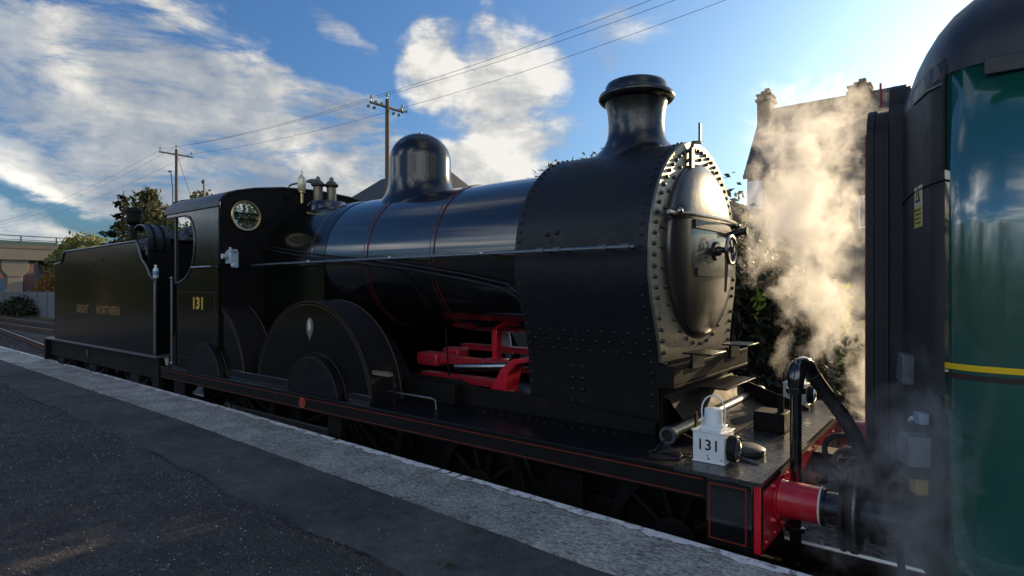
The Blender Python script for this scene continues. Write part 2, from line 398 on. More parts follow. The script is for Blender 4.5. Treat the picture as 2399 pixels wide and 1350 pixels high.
for a, bq in zip(xs[:-1], xs[1:]):
    y0a, y0b = edge(max(a, -34))+.02, edge(max(bq, -34))+.02
    if a < -34: y0a = y0b = 4.4+bend(a)-2.1
    g.add([(a, min(y0a, 3.2+bend(a)), .012), (bq, min(y0b, 3.2+bend(bq)), .012), (bq, 12.1, .012), (a, 12.1, .012)], [(0,1,2,3)])
obj('trackbed', g, ballast_m, smooth=None, kind='structure')
# platform body + surfaces + coping stones
xs = list(np.linspace(-34, 14, 97))
g = MB()
sec = lambda x, y0, y1, z0, z1: [(x, y0, z0), (x, y1, z0), (x, y1, z1), (x, y0, z1)]
g.rings([sec(x, -9, edge(x)-.10, -.02, PZ-.16) for x in xs])
plat = obj('platform', g, M('platform_wall', (.10, .10, .095), .85, var=.4, bump=.4, bs=20, dirt=(.03, .035, .025)), kind='structure', smooth=30)
INN = .56
g = MB(); g.rings([sec(x, -9, edge(x)-INN-.62+.02*math.sin(x*2.3)+.015*math.sin(x*7.1), PZ-.155, PZ-.006) for x in np.linspace(-34, 14, 400)])
obj('tarmac_surface', g, tarmac(), plat, smooth=30)
g = MB()
g.rings([sec(x, edge(x)-INN-.612+.02*math.sin(x*2.3)+.015*math.sin(x*7.1), edge(x)-INN-.006+.006*math.sin(x*9)+.004*math.sin(x*23), PZ-.155, PZ-.001) for x in np.linspace(-34, 14, 400)])
obj('tarmac_strip', g, newtarmac(), plat, smooth=30)
# the crumbled seam between old and newer tarmac
g = MB()
for x in np.arange(-20, 2, .035):
    if math.sin(x*1.3)+.6*math.sin(x*3.7) > -.6:
        y = edge(x)-INN-.63+.02*math.sin(x*2.3)+.015*math.sin(x*7.1)+random.uniform(-.012, .006)
        r = random.uniform(.004, .011)*(1+.5*math.sin(x*2.1))
        g.ball((x, y, PZ-.006), (r*1.6, r, r*.5), 6)
obj('seam_crumbs', g, M('tar_crumbs', (.012, .012, .014), .9), plat, smooth=60, kind='stuff')
x = -34.; cm = concrete()
rs = random.Random(3)
while x < 13:
    L = 1.24; x1 = x+L-.009
    g = MB(); q = np.linspace(x, x1, 8)
    dz = rs.uniform(-.003, .003)
    g.rings([[(a, edge(a)-INN, PZ-.15), (a, edge(a), PZ-.15), (a, edge(a)+.004*math.sin(a*31)+.003*math.sin(a*77), PZ-.012+dz), (a, edge(a)-.014, PZ+dz), (a, edge(a)-INN+.005*math.sin(a*19), PZ+.002+dz)] for a in q])
    obj('coping_stone', g, cm, plat, smooth=30)
    x += L
g = MB()
for a in np.arange(-34, 12.9, .02):
    if rs.random() < .04: continue
    w0 = .066+.014*math.sin(a*13)+.006*math.sin(a*41)+rs.uniform(-.006, .006)
    wn = .002
    b = a+.0205
    g.add([(a, edge(a)-w0, PZ+.0065), (b, edge(b)-w0-rs.uniform(-.004, .004), PZ+.0065), (b, edge(b)-wn, PZ+.0065), (a, edge(a)-wn, PZ+.0065)], [(0,1,2,3)])
obj('edge_line', g, edgepaint, plat, smooth=None)
# pebbles, weeds on the platform
g = MB()
for i in range(260):
    x = random.uniform(-7, 0); y = random.uniform(.5, 2.4); r = random.uniform(.0025, .006)
    g.ball((x, y, PZ+r*.3), (r, r*.8, r*.7), 6)
tag(obj('grit', g, M('pale_grit', (.35, .34, .32), .8), smooth=60), 'pale loose grit scattered over the dark platform tarmac', 'grit', kind='stuff')
def chip_mat():
    m = bpy.data.materials.new('tarmac_chippings'); m.use_nodes = True; t = NT(m.node_tree); b = m.node_tree.nodes['Principled BSDF']
    r = t.n('ShaderNodeNewGeometry').outputs['Random Per Island']
    t.link(t.ramp(r, [(0, (.012, .012, .013)), (.5, (.05, .05, .052)), (.85, (.11, .108, .105)), (.97, (.22, .21, .20)), (1, (.38, .36, .34))]), b.inputs['Base Color']); b.inputs['Roughness'].default_value = .75; return m
def chips(n):
    u = RNG.random(n); y = .45+2.0*RNG.random(n); x = -.2-(u**1.6)*9.5
    ok = np.array([b < edge(a)-INN-.04 and b > .19*-a-.35 for a, b in zip(x, y)]); x, y = x[ok], y[ok]; k = len(x)
    r = (.0028+.0045*RNG.random(k)**2)*(1+.08*np.abs(x)); ph = RNG.random(k)*6.28
    V = np.zeros((k, 5, 3))
    for j in range(4):
        rr_ = r*(.7+.6*RNG.random(k)); V[:, j, 0] = x+rr_*np.cos(ph+j*1.571); V[:, j, 1] = y+rr_*np.sin(ph+j*1.571); V[:, j, 2] = PZ-.0075
    V[:, 4, 0] = x+r*.5*(RNG.random(k)-.5); V[:, 4, 1] = y+r*.5*(RNG.random(k)-.5); V[:, 4, 2] = PZ-.006+r*(.35+.5*RNG.random(k))
    m = MB(); m.V = [tuple(q) for q in V.reshape(-1, 3).tolist()]; m.F = [(5*i+a, 5*i+b, 5*i+4) for i in range(k) for a, b in ((0, 1), (1, 2), (2, 3), (3, 0))]; return m
obj('chippings', chips(60000), chip_mat(), plat, smooth=None, kind='stuff')
weed_m = leaf_mat('weed_green', (.03, .05, .02), (.10, .13, .05))
g = MB()
for cx, cy, n in ((-1.93, 1.98, 60), (-2.55, 2.30, 14), (-3.1, 2.36, 12), (-2.1, 2.37, 12), (-4.2, 2.42, 10)):
    for i in range(n):
        a = random.uniform(0, 2*PI); r = abs(random.gauss(0, .04)); x, y = cx+r*1.6*math.cos(a), cy+r*math.sin(a)
        l = random.uniform(.015, .04); b = random.uniform(0, 2*PI); w = .003
        dx, dy = math.cos(b), math.sin(b)
        g.add([(x-dy*w, y+dx*w, PZ), (x+dy*w, y-dx*w, PZ), (x+dx*l+dy*w*.3, y+dy*l-dx*w*.3, PZ+l*.5), (x+dx*l, y+dy*l, PZ+l*.5+.001)], [(0,1,2,3)])
tag(obj('weeds', g, weed_m, smooth=None), 'small tufts of weed growing on the tarmac beside the coping', 'weeds', kind='stuff')

def track(name, x0, x1, yc, f):
    g = MB(); g.box(x0, x1, yc-1.4, yc+1.4, -.02, .014) if f is None else g.rings([sec(x, yc+f(x)-1.5, yc+f(x)+1.5, -.03, .02) for x in np.linspace(x0, x1, 40)])
    root = obj(name, g, ballast_m, smooth=30, kind='structure')
    xs = np.linspace(x0, x1, 100); F = f or (lambda x: 0)
    for s in (-.8, .8):
        g = MB(); g.rings([[(x, yc+F(x)+s+dy, z) for dy, z in ((-.07,.05),(.07,.05),(.07,.065),(.012,.085),(.012,.155),(.036,.165),(.036,RZ-.004),(-.036,RZ-.004),(-.036,.165),(-.012,.155),(-.012,.085),(-.07,.065))] for x in xs])
        r = obj('rail', g, rust, root, smooth=30)
        g = MB(); g.rings([sec(x, yc+F(x)+s-.030, yc+F(x)+s+.030, RZ-.003, RZ) for x in xs]); obj('running_surface', g, rail_top, r, smooth=30)
    g = MB(); g.box(-.12, .12, yc-1.25, yc+1.25, -.06, .048)
    wood = M('old_sleeper', (.055, .048, .042), .85, var=.5, vs=10, bump=.4, bs=30)
    sl0 = None
    for x in np.arange(x0+.4, x1, .72):
        if sl0 is None: sl0 = obj('sleeper', g, wood, root); sl0.location.x = x - WORLD[root].x; sl0.location.y += F(x)
        else:
            s = sl0.copy(); COL.objects.link(s); s.location = (x - WORLD[root].x, yc+F(x) - WORLD[root].y, sl0.location.z)
    return root
track('track', -66, 12, C, bend)
track('track', -74, -16, 9.6, None)
def stones(name, x0, x1, y0, y1, n, rmax, skip, z=.015):
    g = MB()
    for i in range(n):
        x = random.uniform(x0, x1); y = random.uniform(y0, y1)
        if skip(x, y): continue
        r = random.uniform(.4, 1)*rmax
        ph = random.uniform(0, 6); k = 6
        rings = []
        for rr, hh in ((.6, -.4), (1, .1), (.75, .6), (.25, .85)):
            rings.append([(x+r*rr*random.uniform(.7, 1.2)*math.cos(ph+2*PI*j/k), y+r*rr*random.uniform(.7, 1.2)*math.sin(ph+2*PI*j/k), z+r*hh*random.uniform(.7, 1.1)) for j in range(k)])
        g.rings(rings)
    return tag(obj(name, g, stone_m, smooth=20), 'grey ballast stones lying between and beside the rails', 'ballast', kind='stuff')
stones('ballast_stones', -1.9, 2.4, 3.05, 7.2, 3600, .045, lambda x, y: min(abs(y-C-.8), abs(y-C+.8)) < .09)
stones('ballast_stones', -36, -13, 4.2, 12, 3000, .06, lambda x, y: min(abs(y-C-bend(x)-.8), abs(y-C-bend(x)+.8), abs(y-8.8), abs(y-10.4)) < .1)

# ------------------------------------------------------------------ the locomotive
loco = thing('steam_locomotive', 'black lined steam locomotive numbered 131 with tall chimney, dome and red buffer beam', 'locomotive', (-4.4, C, RZ))
BZ = 2.54; BR = .71; SZ = 2.48; SR = .86; SX0, SX1 = -2.74, -1.66
P = lambda name, mb, mat, parent=None, **k: obj(name, mb, mat, parent or loco, **k)
# running plate, valance, lining
g = MB(); g.box(-8.05, -1.30, 3.09, 5.69, 1.25, 1.27); P('running_plate', g, platem, bevel=.003)
g = MB(); g.box(-1.297, -.836, 3.09, 4.387, 1.25, 1.27); P('deck_plate', g, deckm)
g = MB(); g.box(-1.297, -.836, 4.391, 5.69, 1.25, 1.27); P('deck_plate', g, deckm)
for y0, y1 in ((3.105, 3.125), (5.655, 5.675)):
    g = MB(); g.box(-8.05, -1.125, y0, y1, 1.125, 1.248); v = P('valance', g, frameblk)
    if y0 < 4:
        g = MB(); g.box(-8.0, -1.14, 3.1015, 3.104, 1.226, 1.234); g.box(-8.0, -1.14, 3.1015, 3.104, 1.136, 1.142); P('lining', g, redline, v, smooth=None)
    g = MB(); g.box(-1.12, -.882, y0-.006, y1+.006, .90, 1.247); s = P('beam_end_plate', g, black, bevel=.003)
    if y0 < 4:
        g = MB()
        for b in ((-1.105, -1.097, .93, 1.225), (-.918, -.910, .93, 1.225), (-1.097, -.918, 1.217, 1.225), (-1.097, -.918, .93, .938)): g.box(b[0], b[1], 3.096, 3.0985, b[2], b[3])
        P('lining', g, redline, s, smooth=None)
# buffer beam with its number
g = MB(); g.box(-.878, -.842, 3.10, 5.68, .905, 1.247); beam = P('buffer_beam', g, redp, bevel=.004)
g = MB()
g.box(-.841, -.838, 3.105, 5.675, 1.225, 1.243); g.box(-.841, -.838, 3.105, 3.123, .908, 1.225); g.box(-.841, -.838, 5.657, 5.675, .908, 1.225)
P('black_border', g, frameblk, beam, smooth=None)
g = MB(); g.box(-.8405, -.8375, 3.124, 3.130, .912, 1.224); g.box(-.8405, -.8375, 3.124, 5.65, 1.218, 1.224); P('lining', g, goldline, beam, smooth=None)
g = MB()
for ch, y in (('1', 4.72), ('3', 4.88), ('1', 5.04)): g.text(ch, .20, (-.8395, y, 1.08), (0,1,0), (0,0,1), .0015, .004)
P('number', g, goldtext, beam)
g = MB()
for y in np.arange(3.2, 5.6, .16):
    if abs(y-3.62) > .07: g.rivet((-.84, y, 1.195), (1,0,0), .011, .008); g.rivet((-.84, y, .94), (1,0,0), .011, .008)
for y, z in ((3.31, 1.20), (3.57, 1.20), (3.31, 1.02), (3.57, 1.02)): g.rivet((-.84, y, z), (1,0,0), .018, .02)
P('beam_rivets', g, redp, beam, kind='stuff')
def buffer(y, sx, parent, xb, housing, ring, name='buffer', L=.36):
    g = MB(); X = lambda d: xb + sx*d
    g.lathe((0, y, 1.105), 'x', [(.122, X(.001)), (.122, X(.014)), (.101, X(.017)), (.098, X(.03)), (.096, X(L*.62))], 36); b = obj(name, g, housing, parent)
    g = MB(); g.lathe((0, y, 1.105), 'x', [(.097, X(L*.62)), (.102, X(L*.622)), (.102, X(L*.65)), (.097, X(L*.652))], 36); obj('collar', g, ring, b)
    g = MB(); g.lathe((0, y, 1.105), 'x', [(.098, X(L*.653)), (.098, X(L*.70)), (.082, X(L*.705)), (.082, X(L*.93)), (.10, X(L*.95))], 36); obj('ram', g, M('greasy_black', (.010, .011, .016), .25, var=.3), b)
    g = MB(); g.lathe((0, y, 1.105), 'x', [(.02, X(L*.925)), (.185, X(L*.935)), (.198, X(L*.95)), (.198, X(L*.99)), (.185, X(L)), (.1, X(L+.012)), (.01, X(L+.016))], 48); obj('head', g, rubber, b)
for y in (3.44, 5.34): buffer(y, 1, loco, -.842, redp, cream, L=.335)
# frames and cylinders below / between
g = MB()
for y in (3.70, 5.05): g.plate([(-7.9, .55), (-7.9, 1.25), (-.88, 1.25), (-.88, .75), (-1.5, .62), (-3.2, .62), (-3.7, .45), (-7.5, .45)], 'y', y, y+.03)
P('main_frame', g, frameblk)
for y in (3.66, 5.085):
    g = MB(); g.plate([(-4.55, 1.271), (-4.55, 1.40), (-4.35, 1.47), (-3.45, 1.47), (-3.25, 1.425), (-2.72, 1.425), (-2.3, 1.40), (-1.66, 1.36), (-1.66, 1.271)], 'y', y, y+.03); fp = P('frame_top_plate', g, frameblk, bevel=.003)
    if y < 4:
        g = MB()
        for i, x in enumerate(np.arange(-4.4, -1.7, .095)):
            g.rivet((x, y, 1.385 if x > -3.3 else 1.43), (0,-1,0), .011); g.rivet((x+.03, y, 1.30), (0,-1,0), .013)
        for x in np.arange(-3.1, -1.75, .08): g.rivet((x, 3.53+.02*math.sin(9*x), 1.268), (0,0,1), .02, .016)
        P('frame_rivets', g, frameblk, fp, kind='stuff')
g = MB(); g.box(-4.05, -3.4, 3.56, 3.655, 1.271, 1.44); P('sandbox', g, frameblk, bevel=.008)
g = MB(); g.tube([(-4.05, 3.35, 1.285), (-4.05, 3.35, 1.345), (-3.98, 3.34, 1.36), (-3.45, 3.34, 1.36), (-3.40, 3.34, 1.35), (-3.39, 3.34, 1.275)], .008, 8); P('step_rail', g, dsteel)
# wheels
def make_wheel(name, x, y, r, nsp, parent, w=.13):
    g = MB(); g.lathe((x, y, RZ+r), 'y', [(r-.085, 0), (r-.012, 0), (r, .02), (r+.003, w-.03), (r+.025, w-.025), (r+.025, w), (r-.085, w), (r-.085, 0)], 64); wl = obj(name, g, M('tyre_steel', (.03, .03, .032), .38, .7, var=.5), parent)
    g = MB()
    for i in range(nsp):
        a = 2*PI*i/nsp; d = Vector((math.cos(a), 0, math.sin(a))); c = Vector((x, y+.06, RZ+r))
        g.tube([c+d*.10, c+d*(r-.08)], [.032, .022], 8)
    obj('spokes', g, frameblk, wl)
    g = MB(); g.lathe((x, y, RZ+r), 'y', [(.01, -.02), (.09, -.02), (.15, .0), (.16, .12), (.01, .13)], 28); obj('hub', g, frameblk, wl)
    return wl
for y in (3.53, 5.12):
    for x in (-4.86, -7.0): make_wheel('driving_wheel', x, y, .87, 20, loco)
    for x in (-1.48, -3.10): make_wheel('bogie_wheel', x, y, .46, 10, loco, .12)
g = MB(); g.box(-7.05, -4.8, 3.455, 3.495, .77, .86); g.lathe((-4.86, 3.44, .815), 'y', [(.01, -.02), (.08, -.02), (.08, .06), (.01, .06)], 20); g.lathe((-7.0, 3.44, .815), 'y', [(.01, -.02), (.08, -.02), (.08, .06), (.01, .06)], 20)
P('coupling_rod', g, dsteel, bevel=.004)
g = MB(); g.box(-3.5, -1.1, 3.62, 3.66, .62, .80); g.box(-2.45, -2.15, 3.54, 3.66, .62, .95); P('bogie_frame', g, frameblk, bevel=.006)
g = MB(); g.box(-4.65, -4.45, 3.2, 3.22, .55, 1.12); g.box(-4.68, -4.42, 3.14, 3.34, .55, .575); g.box(-4.68, -4.42, 3.14, 3.34, .85, .87); P('footstep', g, frameblk, bevel=.003)
g = MB(); g.box(-7.9, -7.6, 3.2, 3.22, .5, 1.12); g.box(-7.9, -7.6, 3.1, 3.34, .5, .52); g.box(-7.9, -7.6, 3.1, 3.34, .82, .84); P('footstep', g, frameblk, bevel=.003)
# works plate on the valance
g = MB(); g.lathe((-4.90, 3.104, 1.19), 'y', [(.052, 0), (.052, -.006), (.046, -.008), (.001, -.008)], 28); wp = P('works_plate', g, M('works_plate_red', (.38, .03, .03), .4), smooth=30)
g = MB(); g.lathe((-4.90, 3.096, 1.19), 'y', [(.046, 0), (.052, 0), (.052, -.003), (.046, -.003), (.046, 0)], 28); g.box(-4.93, -4.87, 3.0925, 3.0955, 1.186, 1.194); P('rim', g, brass, wp)
# boiler and bands
g = MB(); g.lathe((0, C, BZ), 'x', [(BR-.03, -6.6), (BR, -6.58), (BR, -2.76), (BR-.05, -2.735)], 128); boiler = P('boiler', g, black, smooth=30)
for x in (-3.79, -4.72, -5.64, -2.80):
    g = MB(); g.lathe((0, C, BZ), 'x', [(BR-.004, x-.028), (BR+.006, x-.027), (BR+.006, x+.027), (BR-.004, x+.028)], 128); b = P('boiler_band', g, black, boiler)
    g = MB()
    for dx in (-.024, .024): g.lathe((0, C, BZ), 'x', [(BR+.0062, x+dx-.004), (BR+.0078, x+dx-.0035), (BR+.0078, x+dx+.0035), (BR+.0062, x+dx+.004)], 128)
    b2 = P('lining', g, M('dark_red_lining', (.10, .018, .012), .35, var=.3), boiler)
# firebox sides
W = .716
pts = [(C-W, 1.272)] + [(C-W, z) for z in (1.6, 2.0)] + [(C+(W+.0)*math.cos(R(a)), BZ+W*math.sin(R(a))) for a in range(180, -1, -4)] + [(C+W, 2.0), (C+W, 1.272)]
g = MB(); g.plate(pts, 'x', -6.60, -5.40); P('firebox', g, blackside, smooth=40)
# smokebox wrapper
def sb_half():
    pts = [(R_a, 0) for R_a in ()]
    out = []
    for a in range(90, 181, 4): out.append((SR*math.cos(R(a)), SZ + SR*math.sin(R(a))))
    out += [(-.862, 2.33), (-.825, 2.18), (-.77, 2.04), (-.72, 1.90), (-.69, 1.75), (-.675, 1.6), (-.665, 1.45), (-.66, 1.272)]
    return out
half = sb_half(); outline = [(C+y, z) for y, z in half] + [(C-y, z) for y, z in reversed(half[1:])]
g = MB(); g.plate(outline, 'x', SX0, SX1); sbx = P('smokebox', g, smoke, smooth=50)
# lower saddle plates, a few mm proud of the wrapper
low = [p for p in half if p[1] <= 1.91]
for s in (1, -1):
    g = MB(); q = [(C+s*(y-.008), z) for y, z in low] + [(C+s*(y+.02), z) for y, z in reversed(low)]
    g.plate(q, 'x', SX0+.02, SX1+.004); P('saddle_plate', g, M('saddle_black', (.0045, .0042, .004), .6, spec=.25, var=.5, bump=.25, bs=50, dirt=(.014, .010, .007)), sbx, smooth=40)
g = MB()
for s in (-1,):
    for xa in (SX0+.035, SX1-.045):                         # rows round the wrapper edges
        for a in range(92, 180, 5):
            n = Vector((0, math.cos(R(a)), math.sin(R(a)))); g.rivet(Vector((xa, C, SZ))+n*SR, n, .013, .011)
        for z in np.arange(1.45, 2.42, .075):
            y = float(np.interp(z, [p[1] for p in reversed(half[22:])], [p[0] for p in reversed(half[22:])]))
            g.rivet((xa, C+y-.008*(z < 1.9), z), (0,-1,0), .013, .011)
    for xa in (SX0+.035, SX1-.045):
        for a in range(90, 20, -5):
            n = Vector((0, math.cos(R(a)), math.sin(R(a)))); g.rivet(Vector((xa, C, SZ))+n*SR, n, .013, .011)
    for row, (z, dx) in enumerate(((1.87, 0), (1.94, .05), (1.80, .05))):
        for x in np.arange(SX0+.10+dx, SX1-.08, .105):
            y = float(np.interp(z, [p[1] for p in reversed(half[22:])], [p[0] for p in reversed(half[22:])])); g.rivet((x, C+y-.008*(z < 1.9), z), (0,-1,-.1), .0135, .011)
    for x in (-2.33, -2.25):
        for z in np.arange(1.42, 1.78, .085): g.rivet((x, C-.685, z), (0,-1,0), .015, .012)
    for x, z in ((-2.45, 2.64), (-2.37, 2.65), (-2.41, 2.59)): g.rivet((x, C-SR*.985, z), (0,-1,.2), .018, .014)
P('wrapper_rivets', g, smoke, sbx, kind='stuff')
# front plate and door
FX = SX1
front = [(C+y, z) for y, z in half if z > 1.60] + [(C-y, z) for y, z in reversed([p for p in half[1:] if p[1] > 1.60])]
g = MB(); g.plate(front, 'x', FX+.001, FX+.022); fpl = P('smokebox_front', g, M('front_plate_paint', (.19, .178, .15), .40, .6, var=.3, vs=9, rvar=.1, bump=.12, bs=30, dirt=(.06, .055, .05), dirt_s=5, dirt_lo=.55, dirt_hi=.8), bevel=.004, smooth=50)
g = MB()
for a in np.arange(-22, 203, 5.2):
    n = Vector((0, math.cos(R(a)), math.sin(R(a)))); g.rivet(Vector((FX+.022, C, SZ))+n*(SR-.06), (1,0,0), .0155, .017)
for z in np.arange(1.66, 2.12, .078):
    y = float(np.interp(z, [p[1] for p in reversed(half[22:])], [p[0] for p in reversed(half[22:])]))
    for s in (1, -1): g.rivet((FX+.022, C+s*(y+.055), z), (1,0,0), .0155, .017)
for a in np.arange(0, 360, 11.25):
    n = Vector((0, math.cos(R(a)), math.sin(R(a)))); g.rivet(Vector((FX+.022, C+.01, 2.525))+n*.695, (1,0,0), .015, .017)
P('front_rivets', g, M('front_rivets', (.02, .019, .018), .35), fpl, kind='stuff')
DC = (FX+.023, C+.01, 2.525)
g = MB(); prof = [(.655, 0), (.655, .012), (.645, .018)] + [(.645*math.cos(R(a)), 0.018+.105*math.sin(R(a))) for a in range(6, 88, 5)] + [(.01, .1235)]
g.lathe(DC, 'x', prof, 96); door = P('smokebox_door', g, M('door_black', (.05, .047, .042), .34, .35, var=.3, vs=6, rvar=.07, bump=.12, bs=22, coat=.6), smooth=50)
def on_door(y, z): # x of the dome at (y,z)
    r = min(.64, math.hypot(y-DC[1], z-DC[2])); return DC[0]+.018+.105*math.sqrt(max(0, 1-(r/.645)**2))
g = MB(); ys = np.linspace(3.66, 5.16, 18)
g.tube([(on_door(y, 2.76)+.035, y, 2.765+.055*math.exp(-((y-5.1)/.4)**2)*0+.02*(y-C)) for y in ys], .014, 10)
for y in (3.80, 5.02): g.tube([(on_door(y, 2.76)-.01, y, 2.76), (on_door(y, 2.76)+.04, y, 2.765)], .022, 10); g.ball((on_door(y, 2.76)+.05, y, 2.765), .028, 12)
P('door_handrail', g, M('burnished_steel', (.3, .29, .27), .25, 1., var=.2), door)
for z, y0, y1 in ((2.70, 4.02, 4.72), (2.365, 4.05, 5.10)):
    g = MB(); ys = np.linspace(y0, y1, 14)
    g.rings([[(on_door(y, z-.025), y, z-.03), (on_door(y, z-.025)+.016, y, z-.03), (on_door(y, z+.025)+.016, y, z+.03), (on_door(y, z+.025), y, z+.03)] for y in ys]); hs = P('hinge_strap', g, smokef, door, smooth=40)
    g2 = MB()
    for y in np.linspace(y0+.06, y1-.06, 4): g2.rivet((on_door(y, z)+.016, y, z), (1,0,0), .011)
    P('strap_rivets', g2, smokef, hs, kind='stuff') if False else None
g = MB(); hx = DC[0]+.118
g.cyl((hx-.01, C+.01, 2.525), (hx+.05, C+.01, 2.525), .045, .03, 16); g.cyl((hx-.01, C+.01, 2.525), (hx+.02, C+.01, 2.525), .075, .07, 18); g.cyl((hx, C, 2.53), (hx+.14, C+.01, 2.53), .022, n=12); P('door_hub', g, smokef, door)
g = MB(); ring = []
for i in range(33):
    a = 2*PI*i/32; ring.append((hx+.115, C+.01+.10*math.cos(a), 2.53+.10*math.sin(a)))
g.tube(ring, .013, 10, cap=False)
for k in range(2):
    a = k*PI/2+.4; g.tube([(hx+.115, C+.01-.1*math.cos(a), 2.53-.1*math.sin(a)), (hx+.115, C+.01+.1*math.cos(a), 2.53+.1*math.sin(a))], .008, 8)
P('handwheel', g, M('worn_handwheel', (.4, .38, .35), .3, 1., var=.2), door)
g = MB(); g.tube([(hx+.08, C+.01, 2.54), (hx+.08, C+.015, 2.40), (hx+.07, C+.02, 2.22)], [.014, .013, .009], 10); P('door_handle', g, M('worn_handwheel', (.4, .38, .35), .3, 1.), door)
g = MB(); yb = 4.78; g.tube([(on_door(yb, 2.68)-.01, yb, 2.66), (on_door(yb, 2.68)+.06, yb+.01, 2.69), (on_door(yb, 2.68)+.125, yb+.02, 2.70)], [.035, .028, .026], 12); g.cyl((on_door(yb, 2.68)+.12, yb+.02, 2.70), (on_door(yb, 2.68)+.135, yb+.02, 2.70), .036, n=14); P('lamp_socket', g, smokef, door)
g = MB(); g.box(FX+.03, FX+.055, 4.155, 4.205, 3.12, 3.27); g.tube([(FX+.04, 4.18, 3.26), (FX+.05, 4.19, 3.31), (FX+.07, 4.28, 3.325)], .014, 8); g.box(FX+.06, FX+.075, 4.265, 4.30, 3.315, 3.47); P('lamp_iron', g, smokef, fpl, bevel=.003)
# saddle front: recess plates, steps, curved valve cover, roll
g = MB(); g.box(FX+.0, FX+.02, C-.66, C+.66, 1.272, 1.60); g.box(FX+.02, FX+.15, C-.78, C+.78, 1.60, 1.62); g.box(FX+.13, FX+.15, C-.78, C+.78, 1.72, 1.745); g.box(FX+.022, FX+.13, C-.78, C-.77, 1.62, 1.745); P('saddle_front', g, frameblk, bevel=.004)
g = MB(); g.box(FX+.13, FX+.142, C-.77, C+.80, 1.622, 1.742); P('apron_plate', g, frameblk, bevel=.003)
for y0, y1 in ((3.86, 4.16), (4.66, 4.96)):
    g = MB(); g.box(FX+.10, FX+.30, y0, y1, 1.80, 1.812); g.box(FX+.142, FX+.16, y0+.04, y1-.04, 1.70, 1.80); P('footstep', g, platem, bevel=.003)
g = MB(); g.box(FX+.10, FX+.30, 4.17, 4.86, 1.53, 1.542); P('footstep', g, platem, bevel=.003)
g = MB(); prof = [(FX+.02, 1.52), (FX+.05, 1.45)] + [(FX+.40-.36*math.cos(R(a)), 1.62-.345*math.sin(R(a))) for a in range(20, 91, 7)]
g.rings([[(x, y, z) for x, z in prof] + [(x-.004, y, z-.004) for x, z in reversed(prof)] for y in (3.75, 5.17)]); P('valve_cover', g, frameblk, smooth=60)
g = MB(); g.cyl((-1.51, 3.52, 1.325), (-1.51, 5.50, 1.325), .052, n=28); roll = P('valve_rod_casing', g, M('scuffed_casing', (.02, .019, .018), .32, .2, var=.4, rvar=.1))
for y0, y1 in ((3.50, 3.54), (5.475, 5.52)):
    g = MB(); g.lathe((-1.51, 0, 1.325), 'y', [(.036, y0), (.054, y0), (.056, y0+.006), (.056, y1), (.036, y1), (.036, y0)], 28); P('end_cap', g, dsteel, roll)
g = MB(); g.plate([(FX+.02, 1.272), (FX+.02, 1.50), (FX+.10, 1.47), (FX+.62, 1.29), (FX+.62, 1.272)], 'y', 5.18, 5.2); P('gusset', g, frameblk, bevel=.003)
g = MB(); g.plate([(FX+.05, 1.272), (FX+.05, 1.36), (FX+.28, 1.30), (FX+.28, 1.272)], 'y', 3.62, 3.64); P('gusset', g, frameblk, bevel=.003)
# chimney
g = MB(); prof = [(.36, 0.0), (.335, .012), (.300, .045), (.262, .10), (.240, .16), (.225, .24), (.222, .32), (.230, .42), (.246, .50), (.250, .515), (.285, .525), (.302, .545), (.305, .565), (.295, .588), (.272, .60), (.258, .605), (.250, .655), (.235, .685), (.205, .700), (.17, .700), (.17, .45)]
g.lathe((-2.16, C, SZ+SR-.055), 'z', prof, 72)
o = P('chimney', g, M('chimney_black', (.008, .008, .009), .25, var=.3, rvar=.06, bump=.04, bs=60, coat=.4), smooth=40)
V = o.data.vertices                                            # saddle the flared base onto the smokebox
zb = (SZ+SR-.055) - WORLD[o].z
for v in V: v.co.z = zb + (v.co.z-zb)*.90
for v in V:
    h = v.co.z - zb
    if h < .2:
        y = v.co.y; drop = SR - math.sqrt(SR*SR - y*y); v.co.z += (.055-drop-.0)*(1-h/.2)
# dome
g = MB(); dr = .33; prof = [(.46, -.03), (.42, .0), (.385, .03), (.355, .08), (.338, .15), (dr, .24), (dr, .40)] + [(dr*math.cos(R(a)), .40+.30*math.sin(R(a))) for a in range(8, 89, 8)] + [(.018, .70), (.018, .715), (.002, .72)]
g.lathe((-4.70, C, BZ+BR-.04), 'z', prof, 72); o = P('dome', g, M('dome_black', (.0085, .0095, .010), .16, var=.25, rvar=.03, coat=.3), smooth=40)
zb = (BZ+BR-.04) - WORLD[o].z
for v in o.data.vertices:
    h = v.co.z - zb
    if h < .24:
        y = v.co.y; drop = BR - math.sqrt(max(.01, BR*BR - y*y)); v.co.z += (.04-drop)*(1-max(h, 0)/.24)
# safety valves on their seat, whistle
g = MB(); g.lathe((-6.34, C-.03, BZ+BR-.06), 'z', [(.27, 0), (.25, .06), (.235, .10), (.21, .125), (.01, .13)], 40); P('valve_seat', g, black)
for x, y in ((-6.44, 4.29), (-6.36, 4.43)):
    g = MB(); g.lathe((x, y, BZ+BR+.06), 'z', [(.075, 0), (.062, .02), (.058, .20), (.082, .215), (.088, .235), (.07, .25), (.05, .275), (.03, .285), (.028, .31), (.012, .33), (.002, .335)], 24); P('safety_valve', g, M('valve_bronze', (.16, .14, .10), .4, .8, var=.3))
g = MB(); g.lathe((-6.56, 4.14, 3.30), 'z', [(.02, 0), (.02, .12), (.045, .13), (.045, .145)], 16); w0 = P('whistle', g, brass)
g = MB(); g.lathe((-6.56, 4.14, 3.448), 'z', [(.042, 0), (.05, .012), (.05, .15), (.044, .165), (.02, .19), (.012, .20), (.012, .24), (.002, .27)], 20); P('whistle_bell', g, M('whistle_bell', (.66, .60, .42), .35, .4, var=.15), w0)
